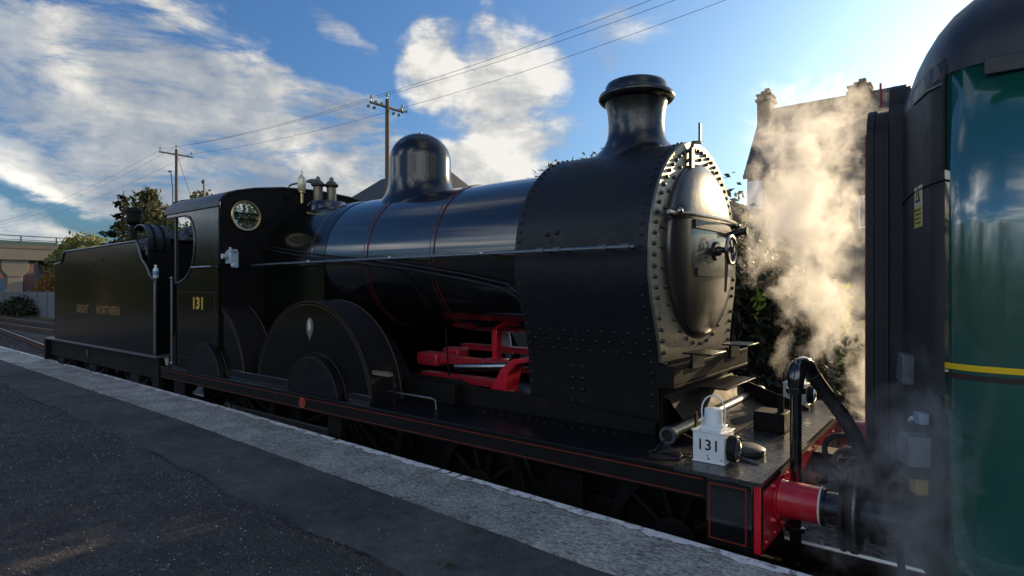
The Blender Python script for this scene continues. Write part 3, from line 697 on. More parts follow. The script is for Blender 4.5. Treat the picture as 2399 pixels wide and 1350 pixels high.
g = MB(); g.tube([(-6.59, 4.14, 3.65), (-6.56, 4.14, 3.65)], .008); P('whistle_lever', g, brass, w0)
# splashers
for x, nm in ((-4.90, 0), (-7.0, 1)):
    for s in (1, -1):
        y0, y1 = (3.17, 3.51) if s > 0 else (5.27, 5.61)
        a0 = math.degrees(math.asin((1.272-1.2)/.93))
        g = MB(); g.plate(arc(x, 1.2, .93, a0, 180-a0, 48), 'y', y0, y1); sp = P('splasher', g, blackside, smooth=30)
        g = MB(); g.rings([[(px, yy, pz) for px, pz in arc(x, 1.2, .932, a0, 180-a0, 48)] for yy in (y0+.004, y1-.004)], close=False, cap=False); P('splasher_top', g, M('matt_black', (.008, .008, .009), .6, var=.3, spec=.25), sp)
        if s > 0:
            g = MB()
            for yy, rr in ((y0-.002, .925), (y0-.001, .895)): g.tube([(px, yy, pz) for px, pz in arc(x, 1.2, rr, a0+1, 179-a0, 60)], .0035, 6)
            g.tube([(px, y1-.02, pz) for px, pz in arc(x, 1.2, .932, a0, 180-a0, 48)], .006, 6)
            P('beading', g, goldline, sp)
for x in (-4.76, -6.90):
    g = MB(); g.plate(arc(x, 1.21, .42, 9, 171, 32), 'y', 3.10, 3.168); sp = P('rod_splasher', g, platem, smooth=30)
    g = MB(); g.tube([(px, 3.098, pz) for px, pz in arc(x, 1.21, .405, 10, 170, 40)], .003, 6); g.tube([(px, 3.165, pz) for px, pz in arc(x, 1.21, .44, 8, 172, 40)], .003, 6); P('beading', g, goldline, sp)
# plinth line between the small splashers
g = MB(); g.box(-6.45, -5.22, 3.155, 3.168, 1.271, 1.36); P('plinth', g, black, bevel=.003)
g = MB(); g.box(-4.3, -3.99, 3.155, 3.168, 1.271, 1.34); P('plinth', g, black, bevel=.003)
# crest on the leading splasher
g = MB(); el = [(-4.885+.052*math.cos(a), 1.885+.088*math.sin(a)) for a in np.linspace(0, 2*PI, 29)[:-1]]
g.plate(el, 'y', 3.1645, 3.1695); g.plate([(-4.905, 1.80), (-4.865, 1.80), (-4.885, 1.765)], 'y', 3.165, 3.1695); cr = P('crest', g, M('crest_gold', (.30, .27, .16), .4, .5))
g = MB(); g.plate([(-4.885+.04*math.cos(a), 1.885+.072*math.sin(a)) for a in np.linspace(0, 2*PI, 25)[:-1]], 'y', 3.1625, 3.164); sh = P('crest_field', g, M('crest_field', (.10, .15, .14), .4, var=.5, vs=40), cr)
g = MB(); g.plate([(-4.905, 1.93), (-4.865, 1.93), (-4.865, 1.87), (-4.885, 1.845), (-4.905, 1.87)], 'y', 3.1605, 3.162); g.box(-4.90, -4.87, 3.1608, 3.162, 1.935, 1.95); P('crest_shield', g, M('crest_pale', (.62, .66, .62), .4, var=.4, vs=60), cr)
# sandbox between splashers, with a bracket whose pale colour holds a spot of sunlight
g = MB(); g.plate([(-6.05, 1.36), (-5.78, 1.36), (-5.74, 1.58), (-6.10, 1.58)], 'y', 3.30, 3.58); P('sandbox', g, black, bevel=.01)
g = MB(); g.box(-4.02, -3.80, 3.20, 3.24, 1.515, 1.55); P('reverser_bracket', g, M('sunlit_bracket_tone', (.22, .20, .15), .5, .6))
g = MB(); g.tube([(-3.86, 3.26, 1.57), (-3.82, 3.26, 1.50), (-3.80, 3.26, 1.40), (-3.80, 3.26, 1.285)], .010, 8); P('drain_pipe', g, frameblk)
# red motion seen under the boiler
def red(name, mb, m=redp, **k): return P(name, mb, m, **k)
g = MB(); g.box(-4.3, -3.2, 4.02, 4.13, 1.53, 1.60); g.box(-4.3, -3.2, 4.02, 4.13, 1.36, 1.43); red('slide_bar', g, redd, bevel=.006)
g = MB(); g.box(-4.3, -3.2, 4.60, 4.71, 1.60, 1.66); g.box(-4.3, -3.2, 4.60, 4.71, 1.42, 1.48); red('slide_bar', g, redd, bevel=.006)
g = MB(); g.box(-4.30, -4.02, 3.96, 4.14, 1.50, 1.625); red('crosshead', g, redd, bevel=.02)
g = MB(); g.box(-4.30, -4.08, 4.32, 4.5, 1.50, 1.64); red('crosshead', g, redd, bevel=.02)
g = MB(); g.plate([(-3.05, 1.272), (-3.35, 1.272), (-3.32, 1.32), (-3.24, 1.36), (-3.17, 1.46), (-3.10, 1.58), (-2.98, 1.665), (-2.76, 1.70), (-2.76, 1.665), (-2.93, 1.63), (-3.02, 1.55), (-3.05, 1.42), (-3.04, 1.34), (-3.0, 1.31)], 'y', 3.80, 3.98); red('motion_bracket', g, bevel=.008)
g = MB(); g.plate([(-3.5, 1.30), (-2.74, 1.30), (-2.74, 1.58), (-2.9, 1.56), (-3.1, 1.53), (-3.5, 1.50)], 'y', 5.02, 5.05); red('motion_plate', g, redd)  # top edge raised to cut the sun slipping under the boiler
g = MB(); g.box(-3.50, -3.44, 4.16, 4.24, 1.58, 2.0); g.box(-3.56, -3.38, 4.10, 4.28, 1.56, 1.60); red('slide_bar_hanger', g, bevel=.008)
g = MB(); g.cyl((-3.75, 3.95, 1.52), (-2.9, 3.95, 1.60), .035, n=16); P('piston_rod', g, steel)
g = MB(); g.plate([(-4.12, 1.55), (-3.84, 1.55), (-3.88, 1.75), (-3.97, 1.97), (-4.12, 1.97)], 'y', 4.90, 4.92); P('sky_glint_plate', g, M('sky_glint_grey', (.55, .57, .58), .4, var=.15))  # added pale plate, its grey-white stands in for sky reflected on the far side
g = MB(); g.cyl((-2.95, 3.76, 1.272), (-2.95, 3.76, 1.42), .03, n=14); P('oil_cup', g, brass)
g = MB(); g.tube([(-3.62, 3.72, 1.48), (-3.66, 3.72, 1.9)], .008, 6); P('oil_pipe', g, frameblk)
# handrail along the boiler
g = MB(); g.tube([(-6.45, 3.44, 2.505), (-6.0, 3.42, 2.51), (-1.75, 3.42, 2.515), (-1.70, 3.43, 2.515)], .0135, 10); hr = P('handrail', g, M('handrail_steel', (.20, .22, .25), .32, .8, var=.15))
for x in (-5.3, -4.05, -2.98):
    g = MB(); g.tube([(x, 3.69, 2.515), (x, 3.44, 2.515)], .010, 8); g.ball((x, 3.42, 2.515), .021, 12); P('handrail_knob', g, steel, hr)
for x in (-2.42, -2.28, -1.92, -1.76):
    g = MB(); g.tube([(x-.03, 3.42, 2.515), (x+.03, 3.42, 2.515)], .023, 10); g.tube([(x, 3.54, 2.515), (x, 3.42, 2.515)], .012, 8); P('handrail_joint', g, dsteel, hr)
# ejector and oil pipes on the boiler side
pth = [(-6.60, 3.66, 2.73), (-6.38, 3.65, 2.68), (-5.56, 3.655, 2.57), (-4.87, 3.655, 2.51), (-4.06, 3.66, 2.42), (-3.37, 3.68, 2.32), (-3.02, 3.70, 2.25), (-2.88, 3.73, 2.18), (-2.81, 3.78, 2.07), (-2.78, 3.86, 1.95)]
g = MB(); g.tube(pth, .014, 10); P('ejector_pipe', g, M('pipe_black', (.006, .0065, .009), .42, var=.3))
g = MB(); g.tube([(x-.02, y-.012, z+.045) for x, y, z in pth[:6]] + [(-2.95, 3.69, 2.28), (-2.82, 3.72, 2.19), (-2.76, 3.77, 2.06), (-2.75, 3.86, 1.92)], .008, 8); P('oil_pipe', g, M('pipe_black', (.013, .014, .018), .3))
g = MB(); g.tube([(-4.3, 3.66, 2.44), (-4.15, 3.67, 2.36), (-4.0, 3.72, 2.22), (-3.93, 3.79, 2.08)], .007, 6); P('oil_pipe', g, frameblk)
# white lubricator at the cab front
g = MB(); g.box(-6.585, -6.47, 3.20, 3.30, 2.52, 2.66); lub = P('lubricator', g, M('lubricator_pale', (.45, .55, .62), .4, .2, var=.3, vs=30), bevel=.008)
g = MB(); g.cyl((-6.53, 3.19, 2.60), (-6.53, 3.14, 2.60), .03, n=12); g.cyl((-6.44, 3.22, 2.50), (-6.37, 3.22, 2.50), .028, n=12); g.box(-6.60, -6.44, 3.23, 3.27, 2.655, 2.68); g.cyl((-6.46, 3.2, 2.66), (-6.46, 3.2, 2.70), .015, n=10); P('lubricator_fittings', g, M('lubricator_pale', (.45, .55, .62), .4), lub)
# cab
CS = 3.14                                    # near face of the cab side sheet
side = [(-7.70, 1.272), (-6.61, 1.272), (-6.61, 3.17), (-7.95, 3.17), (-7.95, 3.12)]
opening_arc = [(-7.42, 3.115), (-7.32, 3.09), (-7.25, 3.02), (-7.20, 2.90), (-7.185, 2.78), (-7.20, 2.64), (-7.25, 2.52), (-7.34, 2.42), (-7.46, 2.35), (-7.62, 2.315), (-7.70, 2.31)]
for y in (CS, 2*C-CS-.02):
    g = MB(); g.plate(side + opening_arc, 'y', y, y+.02); cs = P('cab_side', g, blackside, smooth=30)
    g = MB(); g.tube([(x, y-.004 if y < C else y+.024, z) for x, z in [(-7.95, 3.115)] + opening_arc], .012, 8); P('beading', g, M('bead_steel', (.12, .13, .13), .3, .6), cs)
    if y < C:
        g = MB(); g.text('131', .19, (-7.10, CS-.003, 2.065), (1,0,0), (0,0,1), .002, .007, 1.1); P('number', g, goldtext, cs)
        g = MB(); g.tube([(-7.19, CS-.035, 2.49), (-6.72, CS-.035, 2.49)], .011, 8); g.cyl((-7.16, CS, 2.49), (-7.16, CS-.035, 2.49), .009, n=8); g.cyl((-6.74, CS, 2.49), (-6.74, CS-.035, 2.49), .009, n=8); P('side_handrail', g, steel, cs)
        g = MB()
        for a, b in (((-7.62, 1.42), (-6.70, 1.42)), ((-6.70, 1.42), (-6.70, 2.20)), ((-6.70, 2.20), (-7.62, 2.20)), ((-7.62, 2.20), (-7.62, 1.42))): g.tube([(a[0], CS-.001, a[1]), (b[0], CS-.001, b[1])], .003, 6)
        P('lining', g, M('faint_lining', (.04, .03, .015), .4), cs)
    g = MB(); yy = y-.03 if y < C else y+.05
    g.tube([(-7.74, yy, 1.33), (-7.74, yy, 2.36)], .014, 10); g.ball((-7.74, yy, 2.37), .022, 10); g.ball((-7.74, yy, 1.33), .024, 10); P('door_handrail', g, M('handrail_steel', (.20, .22, .25), .32, .8, var=.15))
    g = MB(); g.box(-7.735, -7.70, y, y+.03, 2.31, 3.13); P('cab_pillar', g, M('pillar_grey', (.05, .055, .06), .4, .3))
rf = [(CS-.012, 3.165), (CS-.008, 3.22), (3.17, 3.275), (3.23, 3.325), (3.33, 3.365), (3.55, 3.42), (3.9, 3.475), (C, 3.50)]
rft = rf + [(2*C-y, z) for y, z in reversed(rf[:-1])]; rfi = [(y+(.014 if y < C else -.014 if y > C else 0), z-.014) for y, z in rft]
g = MB(); g.rings([[(x, y, z) for y, z in rft + list(reversed(rfi))] for x in (-8.0, -6.585)]); P('cab_roof', g, M('cab_roof_paint', (.016, .017, .02), .3, var=.3, rvar=.1, bump=.06, bs=10), smooth=30)
g = MB(); g.rings([[(x, y, z+.012) for y, z in [p for p in rft if 3.2 < p[0] < 5.6]] + [(x, y, z+.002) for y, z in reversed([p for p in rft if 3.2 < p[0] < 5.6])] for x in (-8.03, -7.97)]); P('roof_rib', g, frameblk)
hole = lambda y, z, r, n=32: [(y+r*math.cos(2*PI*i/n), z+r*math.sin(2*PI*i/n)) for i in range(n)]
fr = [(CS+.021, 1.60)] + [(y, z-.015) for y, z in rft if CS+.02 < y < 2*C-CS-.02] + [(2*C-CS-.021, 1.60)]
g = MB(); g.plate(fr, 'x', -6.625, -6.602, [hole(3.45, 3.08, .150), hole(2*C-3.45, 3.08, .150)]); cf = P('cab_front', g, frameblk, smooth=40)
for y in (3.45, 2*C-3.45):
    g = MB(); g.lathe((-6.602, y, 3.08), 'x', [(.146, 0), (.178, 0), (.178, .014), (.170, .022), (.150, .018), (.146, 0)], 40); w = P('spectacle_window', g, brass, cf)
    g = MB(); g.lathe((-6.614, y, 3.08), 'x', [(.148, 0), (.148, .004)], 32); P('pane', g, glass, w)
    g = MB(); g.box(-6.622, -6.606, y-.14, y+.14, 3.035, 3.05); g.box(-6.622, -6.606, y-.143, y+.143, 3.10, 3.115); P('glazing_bar', g, frameblk, w)
g = MB(); g.tube([(-6.59, 3.66, 3.0), (-6.57, 3.85, 3.2), (-6.57, 3.98, 3.31), (-6.6, 4.0, 3.34)], .008, 6); g.cyl((-6.602, 3.95, 3.36), (-6.57, 3.95, 3.36), .02, n=12); P('whistle_pipe', g, frameblk)
g = MB(); g.box(-8.0, -6.63, 3.17, 5.6, 1.272, 1.30); P('cab_floor', g, frameblk)
g = MB(); g.lathe((0, C, BZ-.1), 'x', [(.7, -6.75), (.7, -6.63)], 40); g.box(-6.95, -6.75, 4.2, 4.55, 1.9, 2.3); g.cyl((-6.85, 3.9, 2.75), (-6.75, 3.9, 2.75), .09, n=16); g.cyl((-6.85, 4.2, 2.95), (-6.75, 4.2, 2.95), .09, n=16); g.tube([(-6.85, 4.39, 2.6), (-6.95, 4.3, 2.7), (-6.9, 4.1, 2.85)], .02); P('backhead', g, frameblk)
# vacuum standpipe, hose, coupling
g = MB(); g.tube([(-.79, 3.60, .80), (-.79, 3.60, 1.68)], .031, 18); sp = P('vacuum_standpipe', g, black)
g = MB(); g.lathe((-.79, 3.60, 1.655), 'z', [(.04, 0), (.052, .004), (.052, .03), (.04, .034)], 24); P('flange', g, black, sp)
g = MB(); g.lathe((-.79, 3.60, .88), 'z', [(.04, 0), (.05, .004), (.05, .024), (.04, .03)], 24); P('flange', g, black, sp)
g = MB(); el = [(-.79, 3.60, 1.685), (-.79, 3.60, 1.73), (-.787, 3.612, 1.775), (-.78, 3.645, 1.805), (-.77, 3.69, 1.815), (-.755, 3.735, 1.80), (-.745, 3.765, 1.765)]
g.tube(el, [.040, .044, .047, .047, .046, .042, .038], 18); g.cyl((-.79, 3.615, 1.80), (-.79, 3.615, 1.85), .018, .012, 10); elb = P('elbow', g, black, sp)
g = MB()
for k in range(3):
    d = Vector((.012, .035, -.045)).normalized(); c = Vector((-.745, 3.765, 1.765)) + d*(.012+.016*k); g.cyl(c, c+d*.009, .043, n=18)
P('hose_clip', g, dsteel, sp)
g = MB(); hp = [(-.742, 3.775, 1.755), (-.70, 3.80, 1.68), (-.65, 3.82, 1.60), (-.59, 3.815, 1.52), (-.53, 3.79, 1.43), (-.48, 3.74, 1.33), (-.44, 3.68, 1.22), (-.41, 3.62, 1.08), (-.39, 3.58, .92)]
g.tube(hp, .040, 14); P('vacuum_hose', g, rubber)
g = MB(); g.box(-.842, -.70, C-.10, C+.10, 1.03, 1.17); g.tube([(-.70, C, 1.10), (-.60, C, 1.12), (-.54, C, 1.18), (-.55, C, 1.25), (-.60, C, 1.27)], .032, 12); P('drawhook', g, frameblk, bevel=.01)
for k, (x, y, a) in enumerate(((-.60, 4.16, .5), (-.50, 4.02, -.3))):
    g = MB(); lk = [(x+.12*math.cos(t)*math.cos(a), y+.06*math.sin(t)-.1*math.cos(t)*math.sin(a), 1.14+.10*math.sin(t)) for t in np.linspace(0, 2*PI, 29)]
    g.tube(lk, .015, 8, cap=False); P('coupling_link', g, dsteel)
g = MB(); g.tube([(-.842, 4.1, 1.0), (-.70, 4.08, .98), (-.62, 4.0, .9), (-.5, 3.9, .85), (-.36, 3.86, .92)], .022, 10); P('heating_hose', g, rubber)
g = MB(); ring = [(-.57+.13*math.cos(t), 3.98+.07*math.cos(t)+.03*math.sin(t), 1.25+.11*math.sin(t)-.05*math.cos(t)) for t in np.linspace(0, 2*PI, 33)]
g.tube(ring, .016, 10, cap=False); P('coiled_hose', g, rubber)

# ------------------------------------------------------------------ tender
tender = thing('tender', 'black tender lettered GREAT NORTHERN, heaped with coal, coupled behind the cab', 'tender', (-10.5, C, RZ))
T = lambda name, mb, mat, parent=None, **k: obj(name, mb, mat, parent or tender, **k)
TY = 3.15
prof = [(-12.55, 1.375), (-8.30, 1.375), (-8.30, 2.36), (-8.42, 2.375), (-8.50, 2.43), (-8.60, 2.54), (-8.74, 2.63), (-8.82, 2.72), (-8.88, 2.83), (-8.95, 2.885), (-11.96, 2.86), (-12.05, 2.83), (-12.10, 2.76), (-12.16, 2.70), (-12.24, 2.675), (-12.55, 2.66)]
for y in (TY, 2*C-TY-.02):
    g = MB(); g.plate(prof, 'y', y, y+.02); ts = T('tank_side', g, blackside, smooth=30)
    g = MB(); yy = y-.006 if y < C else y+.026
    g.tube([(-8.30, yy, 1.40)] + [(x, yy, z) for x, z in prof[2:10]], .013, 8); g.tube([(x, yy, z) for x, z in prof[9:16]], .016, 8); T('beading', g, M('bead_steel', (.12, .13, .13), .3), ts)
    if y < C:
        g = MB(); g.text('GREAT', .165, (-11.12, y-.003, 1.915), (1,0,0), (0,0,1), .0015, .006, 1.1); T('lettering', g, fadegold, ts)
        g = MB(); g.text('NORTHERN', .165, (-10.02, y-.003, 1.915), (1,0,0), (0,0,1), .0015, .006, 1.1); T('lettering', g, fadegold, ts)
        g = MB(); g.box(-12.52, -8.33, y-.003, y-.0005, 2.42, 2.428); T('seam', g, frameblk, ts, smooth=None)
g = MB(); g.box(-12.57, -12.55, TY, 2*C-TY, 1.375, 2.66); g.box(-12.50, -8.9, TY+.021, 2*C-TY-.021, 2.45, 2.47); g.box(-8.55, -8.52, TY+.021, 2*C-TY-.021, 1.375, 2.36); T('tank', g, frameblk)
g = MB(); g.box(-8.72, -8.69, TY+.05, 2*C-TY-.05, 2.3, 2.86); g.box(-9.0, -8.70, TY+.3, 2*C-TY-.3, 2.9, 2.92); T('front_bulkhead', g, frameblk, bevel=.005)
g = MB(); pr = [(-8.95+.30*math.cos(R(a)), 2.86+.26*math.sin(R(a))) for a in range(-20, 140, 10)]
g.rings([[(x, y, z) for x, z in pr] + [(x-.01*math.cos(R(60)), y, z-.012) for x, z in reversed(pr)] for y in (TY+.03, 3.46)]); T('tool_hood', g, M('hood_paint', (.03, .036, .038), .3, var=.3), smooth=40)
g = MB()
for y in (3.25, 3.37): g.rings([[(-8.95+(.305+d)*math.cos(R(a)), yy, 2.86+(.265+d)*math.sin(R(a))) for a in range(-20, 140, 10)] for d, yy in ((0, y), (.006, y), (.006, y+.03), (0, y+.03))], close=False, cap=False)
T('hood_strap', g, frameblk)
g = MB(); g.box(-13.05, -8.25, 3.12, 5.66, 1.345, 1.372); T('footplate', g, M('tender_plate_edge', (.12, .125, .13), .35, .3, var=.3), bevel=.004)
g = MB(); g.box(-13.0, -8.32, 3.20, 3.23, 1.06, 1.342); g.box(-13.0, -8.32, 5.55, 5.58, 1.06, 1.342); T('frame', g, frameblk, bevel=.004)
g = MB(); g.box(-13.10, -13.0, 3.13, 5.65, .98, 1.343); T('rear_beam', g, frameblk, bevel=.004)
g = MB(); g.box(-8.45, -8.26, 3.16, 3.22, .80, 1.343); g.box(-8.47, -8.24, 3.10, 3.30, .80, .82); T('footstep', g, frameblk, bevel=.004)
for y in (3.12, 5.60):
    g = MB(); g.tube([(-8.27, y, 1.40), (-8.27, y, 2.34)], .015, 10); T('door_handrail', g, M('handrail_steel', (.20, .22, .25), .32, .8, var=.15))
g = MB(); g.lathe((-11.05, 3.195, 1.22), 'y', [(.05, 0), (.05, -.006), (.001, -.008)], 24); T('works_plate', g, M('dull_plate', (.06, .05, .045), .5))
for x in (-9.1, -10.75, -12.3):
    for y in (3.53, 5.12): make_wheel('wheel', x, y, .60, 10, tender)
    g = MB(); g.plate([(x-.16, 1.06), (x+.16, 1.06), (x+.13, .72), (x+.08, .64), (x-.08, .64), (x-.13, .72)], 'y', 3.17, 3.30); ab = T('axlebox', g, frameblk, bevel=.012)
    g = MB()
    for k in range(5): g.rings([[(xx, yy, 1.03-k*.022-.10*(1-((xx-x)/.42)**2)+zz) for yy, zz in ((3.20, 0), (3.28, 0), (3.28, .018), (3.20, .018))] for xx in np.linspace(x-.42+k*.05, x+.42-k*.05, 9)])
    for s in (-.42, .42): g.cyl((x+s, 3.24, .99), (x+s, 3.24, 1.12), .022, n=10)
    T('leaf_spring', g, frameblk, ab, smooth=30)
for y in (3.44, 5.34): buffer(y, -1, tender, -13.10, frameblk, frameblk, L=.40)
# rear filler / vent post
g = MB(); g.cyl((-11.05, 3.85, 2.47), (-11.05, 3.85, 3.33), .055, n=16); g.lathe((-11.05, 3.85, 3.30), 'z', [(.06, 0), (.11, .05), (.11, .20), (.125, .21), (.125, .24), (.09, .28), (.02, .29)], 24); T('filler_post', g, frameblk)
# coal: lumps heaped in the bunker
coal_m = M('coal', (.010, .010, .011), .35, var=.5, vs=12, bump=.3, bs=30)
g = MB()
for i in range(900):
    x = random.uniform(-12.0, -8.8); y = random.uniform(TY+.1, 2*C-TY-.1)
    h = 2.55 + .55*max(0, 1-((x+9.6)/2.0)**2)*max(0, 1-((y-C)/1.3)**2) + random.uniform(-.05, .04)
    r = random.uniform(.05, .12); k = 6; ph = random.uniform(0, 6)
    g.rings([[(x+r*rr*random.uniform(.7, 1.2)*math.cos(ph+2*PI*j/k), y+r*rr*random.uniform(.7, 1.2)*math.sin(ph+2*PI*j/k), h+r*hh*random.uniform(.7, 1.2)) for j in range(k)] for rr, hh in ((.5, -.7), (1, -.1), (.8, .5), (.3, .8))])
tag(obj('coal', g, coal_m, smooth=15), 'black coal lumps heaped in the tender behind the hood', 'coal', kind='stuff')

# ------------------------------------------------------------------ small things on the loco
def lamp(x, y, label):
    t = thing('railway_lamp', label, 'lamp', (x, y, 1.27), 'white lamps standing on the front deck'); t0 = Vector((x, y, 1.27))
    Q = lambda name, mb, mat, parent=None, **k: obj(name, mb, mat, parent or t, **k)
    g = MB(); g.box(x-.088, x+.088, y, y+.17, 1.272, 1.445); b = Q('body', g, white, bevel=.004)
    g = MB(); g.text('131', .085, (x, y-.0012, 1.368), (1,0,0), (0,0,1), .0008, .0008, 1.05); Q('number', g, blackink, b)
    g = MB(); g.box(x-.055, x+.062, y+.025, y+.145, 1.446, 1.470); Q('lid', g, white, b, bevel=.004)
    g = MB(); g.box(x-.094, x+.094, y-.005, y+.175, 1.440, 1.4465); Q('seam_flange', g, white, b, bevel=.0015)
    g = MB(); g.box(x-.092, x+.092, y-.004, y+.174, 1.2715, 1.279); Q('seam_flange', g, white, b, bevel=.0015)
    g = MB(); g.cyl((x+.089, y+.02, 1.30), (x+.089, y+.02, 1.42), .004, n=8); g.box(x-.096, x-.0885, y+.03, y+.14, 1.29, 1.42); Q('hinge', g, M('lamp_hinge', (.40, .41, .40), .5, .3, var=.4, vs=40), b)
    g = MB(); g.lathe((x, y+.085, 1.470), 'z', [(.058, 0), (.058, .006), (.052, .008), (.052, 0)], 28); Q('collar', g, white, b)
    g = MB(); g.lathe((x, y+.085, 1.470), 'z', [(.052, 0), (.050, .004), (.050, .082), (.046, .092), (.012, .10), (.001, .10)], 28); Q('chimney', g, white, b)
    g = MB(); g.rivet((x+.074, y, 1.298), (0,-1,0), .005, .003); g.rivet((x-.005, y, 1.31), (0,-1,0), .005, .003); g.rivet((x, y, 1.295), (0,-1,0), .006, .003); Q('rivets', g, dsteel, b)
    g = MB(); bl = [(x+.068*math.cos(a), y+.085, 1.545+.09*math.sin(a)) for a in np.linspace(0, PI, 21)]
    g.tube([(x+.064, y+.085, 1.47)] + bl + [(x-.064, y+.085, 1.47)], .0045, 8); Q('handle', g, white)
    g = MB(); g.lathe((x+.088, y+.085, 1.352), 'x', [(.062, 0), (.072, .004), (.074, .045), (.066, .052), (.060, .048)], 32); lh = Q('lens_hood', g, rubber)
    g = MB(); g.lathe((x+.125, y+.085, 1.352), 'x', [(.061, 0), (.058, .010), (.045, .020), (.022, .026), (.001, .028)], 28); Q('lens', g, lens, lh)
    g = MB(); g.box(x-.105, x-.094, y+.07, y+.10, 1.44, 1.53); Q('bracket', g, frameblk)
    return t
lamp(-1.17, 3.27, 'white square lamp numbered 131 on the near front corner of the deck')
lamp(-1.19, 5.37, 'white lamp on the far side of the deck, half hidden by the black standpipe')
g = MB(); g.box(-1.20, -1.0, 4.23, 4.43, 1.272, 1.40); bx = thing('tool_box', 'black box with an upright iron, in the middle of the front deck', 'box', (-1.1, 4.33, 1.27)); obj('box_body', g, frameblk, bx, bevel=.006)
g = MB(); g.box(-1.06, -1.02, 4.30, 4.312, 1.40, 1.52); obj('upright_iron', g, frameblk, bx, bevel=.002)
g = MB(); g.lathe((-1.06, 3.60, 1.275), 'z', [(.10, 0), (.105, .008), (.105, .03), (.08, .045), (.01, .05)], 36); cp = thing('pot_lid', 'flat round metal lid lying on the deck behind the near lamp', 'lid', (-1.06, 3.6, 1.27)); obj('disc', g, M('lid_iron', (.05, .052, .055), .45, .4, var=.3), cp)
g = MB(); g.tube([(-.99, 3.57, 1.30), (-.955, 3.55, 1.305)], .010); obj('lug', g, steel, cp)
g = MB(); g.tube([(-1.08, 3.44, 1.285), (-.94, 3.42, 1.278)], [.010, .007], 8); tag(obj('steel_rod', g, dsteel), 'short steel rod lying on the deck beside the near lamp', 'rod')
g = MB(); g.box(-1.36, -1.22, 4.70, 4.86, 1.271, 1.285); hp_ = thing('hatch_plate', 'small square steel plate lying on the deck before the valve cover', 'plate', (-1.29, 4.78, 1.27)); obj('plate', g, dsteel, hp_, bevel=.003)
g = MB(); g.cyl((-1.29, 4.74, 1.285), (-1.29, 4.82, 1.285), .01, n=8); obj('hinge', g, frameblk, hp_)
g = MB(); pts = [(-1.52, 3.50, 1.30), (-1.53, 3.42, 1.28)] + [(-1.44+.09*math.cos(a)+.004*a, 3.26+.07*math.sin(a), 1.279+.004*math.sin(a*2)) for a in np.linspace(2.6, 8.6, 26)] + [(-1.36, 3.33, 1.279), (-1.26, 3.36, 1.279)]
g.tube(pts, .0055, 6); tag(obj('cable', g, M('cable_black', (.02, .02, .022), .35)), 'thin black cable looped on the deck beside the near lamp', 'cable')
bt = thing('water_bottle', 'small clear water bottle with pale label on the tender corner by the cab', 'bottle', (-8.36, 3.165, 2.375))
g = MB(); g.lathe((-8.36, 3.165, 2.378), 'z', [(.028, 0), (.032, .006), (.032, .045), (.033, .05), (.033, .10), (.030, .115), (.014, .14), (.013, .155)], 20); bb = obj('bottle_body', g, M('bottle_clear', (.62, .75, .85), .15, var=.1), bt)
g = MB(); g.lathe((-8.36, 3.165, 2.42), 'z', [(.0335, 0), (.034, .002), (.034, .045), (.0335, .047)], 20); obj('bottle_label', g, M('bottle_label_blue', (.12, .25, .45), .4), bb)
g = MB(); g.lathe((-8.36, 3.165, 2.533), 'z', [(.016, 0), (.016, .018), (.001, .019)], 16); obj('cap', g, M('bottle_cap_white', (.8, .82, .85), .4), bb)

# ------------------------------------------------------------------ the green carriage
car = thing('railway_carriage', 'green railway carriage with dark grey end, black gangway and yellow waist line', 'carriage', (8, C, RZ))
K = lambda name, mb, mat, parent=None, **k: obj(name, mb, mat, parent or car, **k)
CH = C - 2.94                                # half width
def arc2(cx, cy, r, a0, a1, n): return [(cx+r*math.cos(R(a0+(a1-a0)*i/n)), cy+r*math.sin(R(a0+(a1-a0)*i/n))) for i in range(n+1)]
endp = [(-.335, C), (-.325, 4.05), (-.295, 3.75), (-.235, 3.42), (-.155, 3.15), (-.095, 3.03)]
corner = [(-.095, 3.03), (-.070, 3.0), (-.035, 2.972), (.02, 2.952), (.10, 2.942), (.25, 2.94), (1.5, 2.94), (6, 2.94), (12, 2.94), (17.5, 2.94)]
ZB, ZE = .98, 3.13
def wall(pts, zs, thick=.02):
    g = MB(); rings = []
    for x, y in pts: rings.append([(x, y, z) for z in zs])
    g.rings(rings, close=False, cap=False); return g
zs = [ZB, 1.2, 1.9, 2.5, ZE]
sgn = lambda pts: [(x, 2*C-y) for x, y in pts]
for s, f in ((1, lambda p: p), (-1, sgn)):
    o = K('end_panel', wall(f(endp), zs + [3.2]), greyend, smooth=60)
    sd = K('body_side', wall(f(corner), zs), greenp, smooth=60)
    for m_ in (o, sd):
        so_ = m_.modifiers.new('thickness', 'SOLIDIFY'); so_.thickness = .03; so_.offset = -1 if s > 0 else 1
    if s > 0:
        q = [(x, y-.004) for x, y in corner]; g = MB(); g.rings([[(x, y, 1.920), (x, y, 1.944)] for x, y in q], close=False, cap=False); K('waist_line', g, yellow, sd, smooth=60)
        g = MB(); g.rings([[(x, y-.001, 1.885), (x, y-.001, 1.905)] for x, y in q], close=False, cap=False); K('waist_brown_line', g, M('brown_line', (.03, .016, .014), .4), sd, smooth=60)  # narrow dark brown stripe below the yellow one
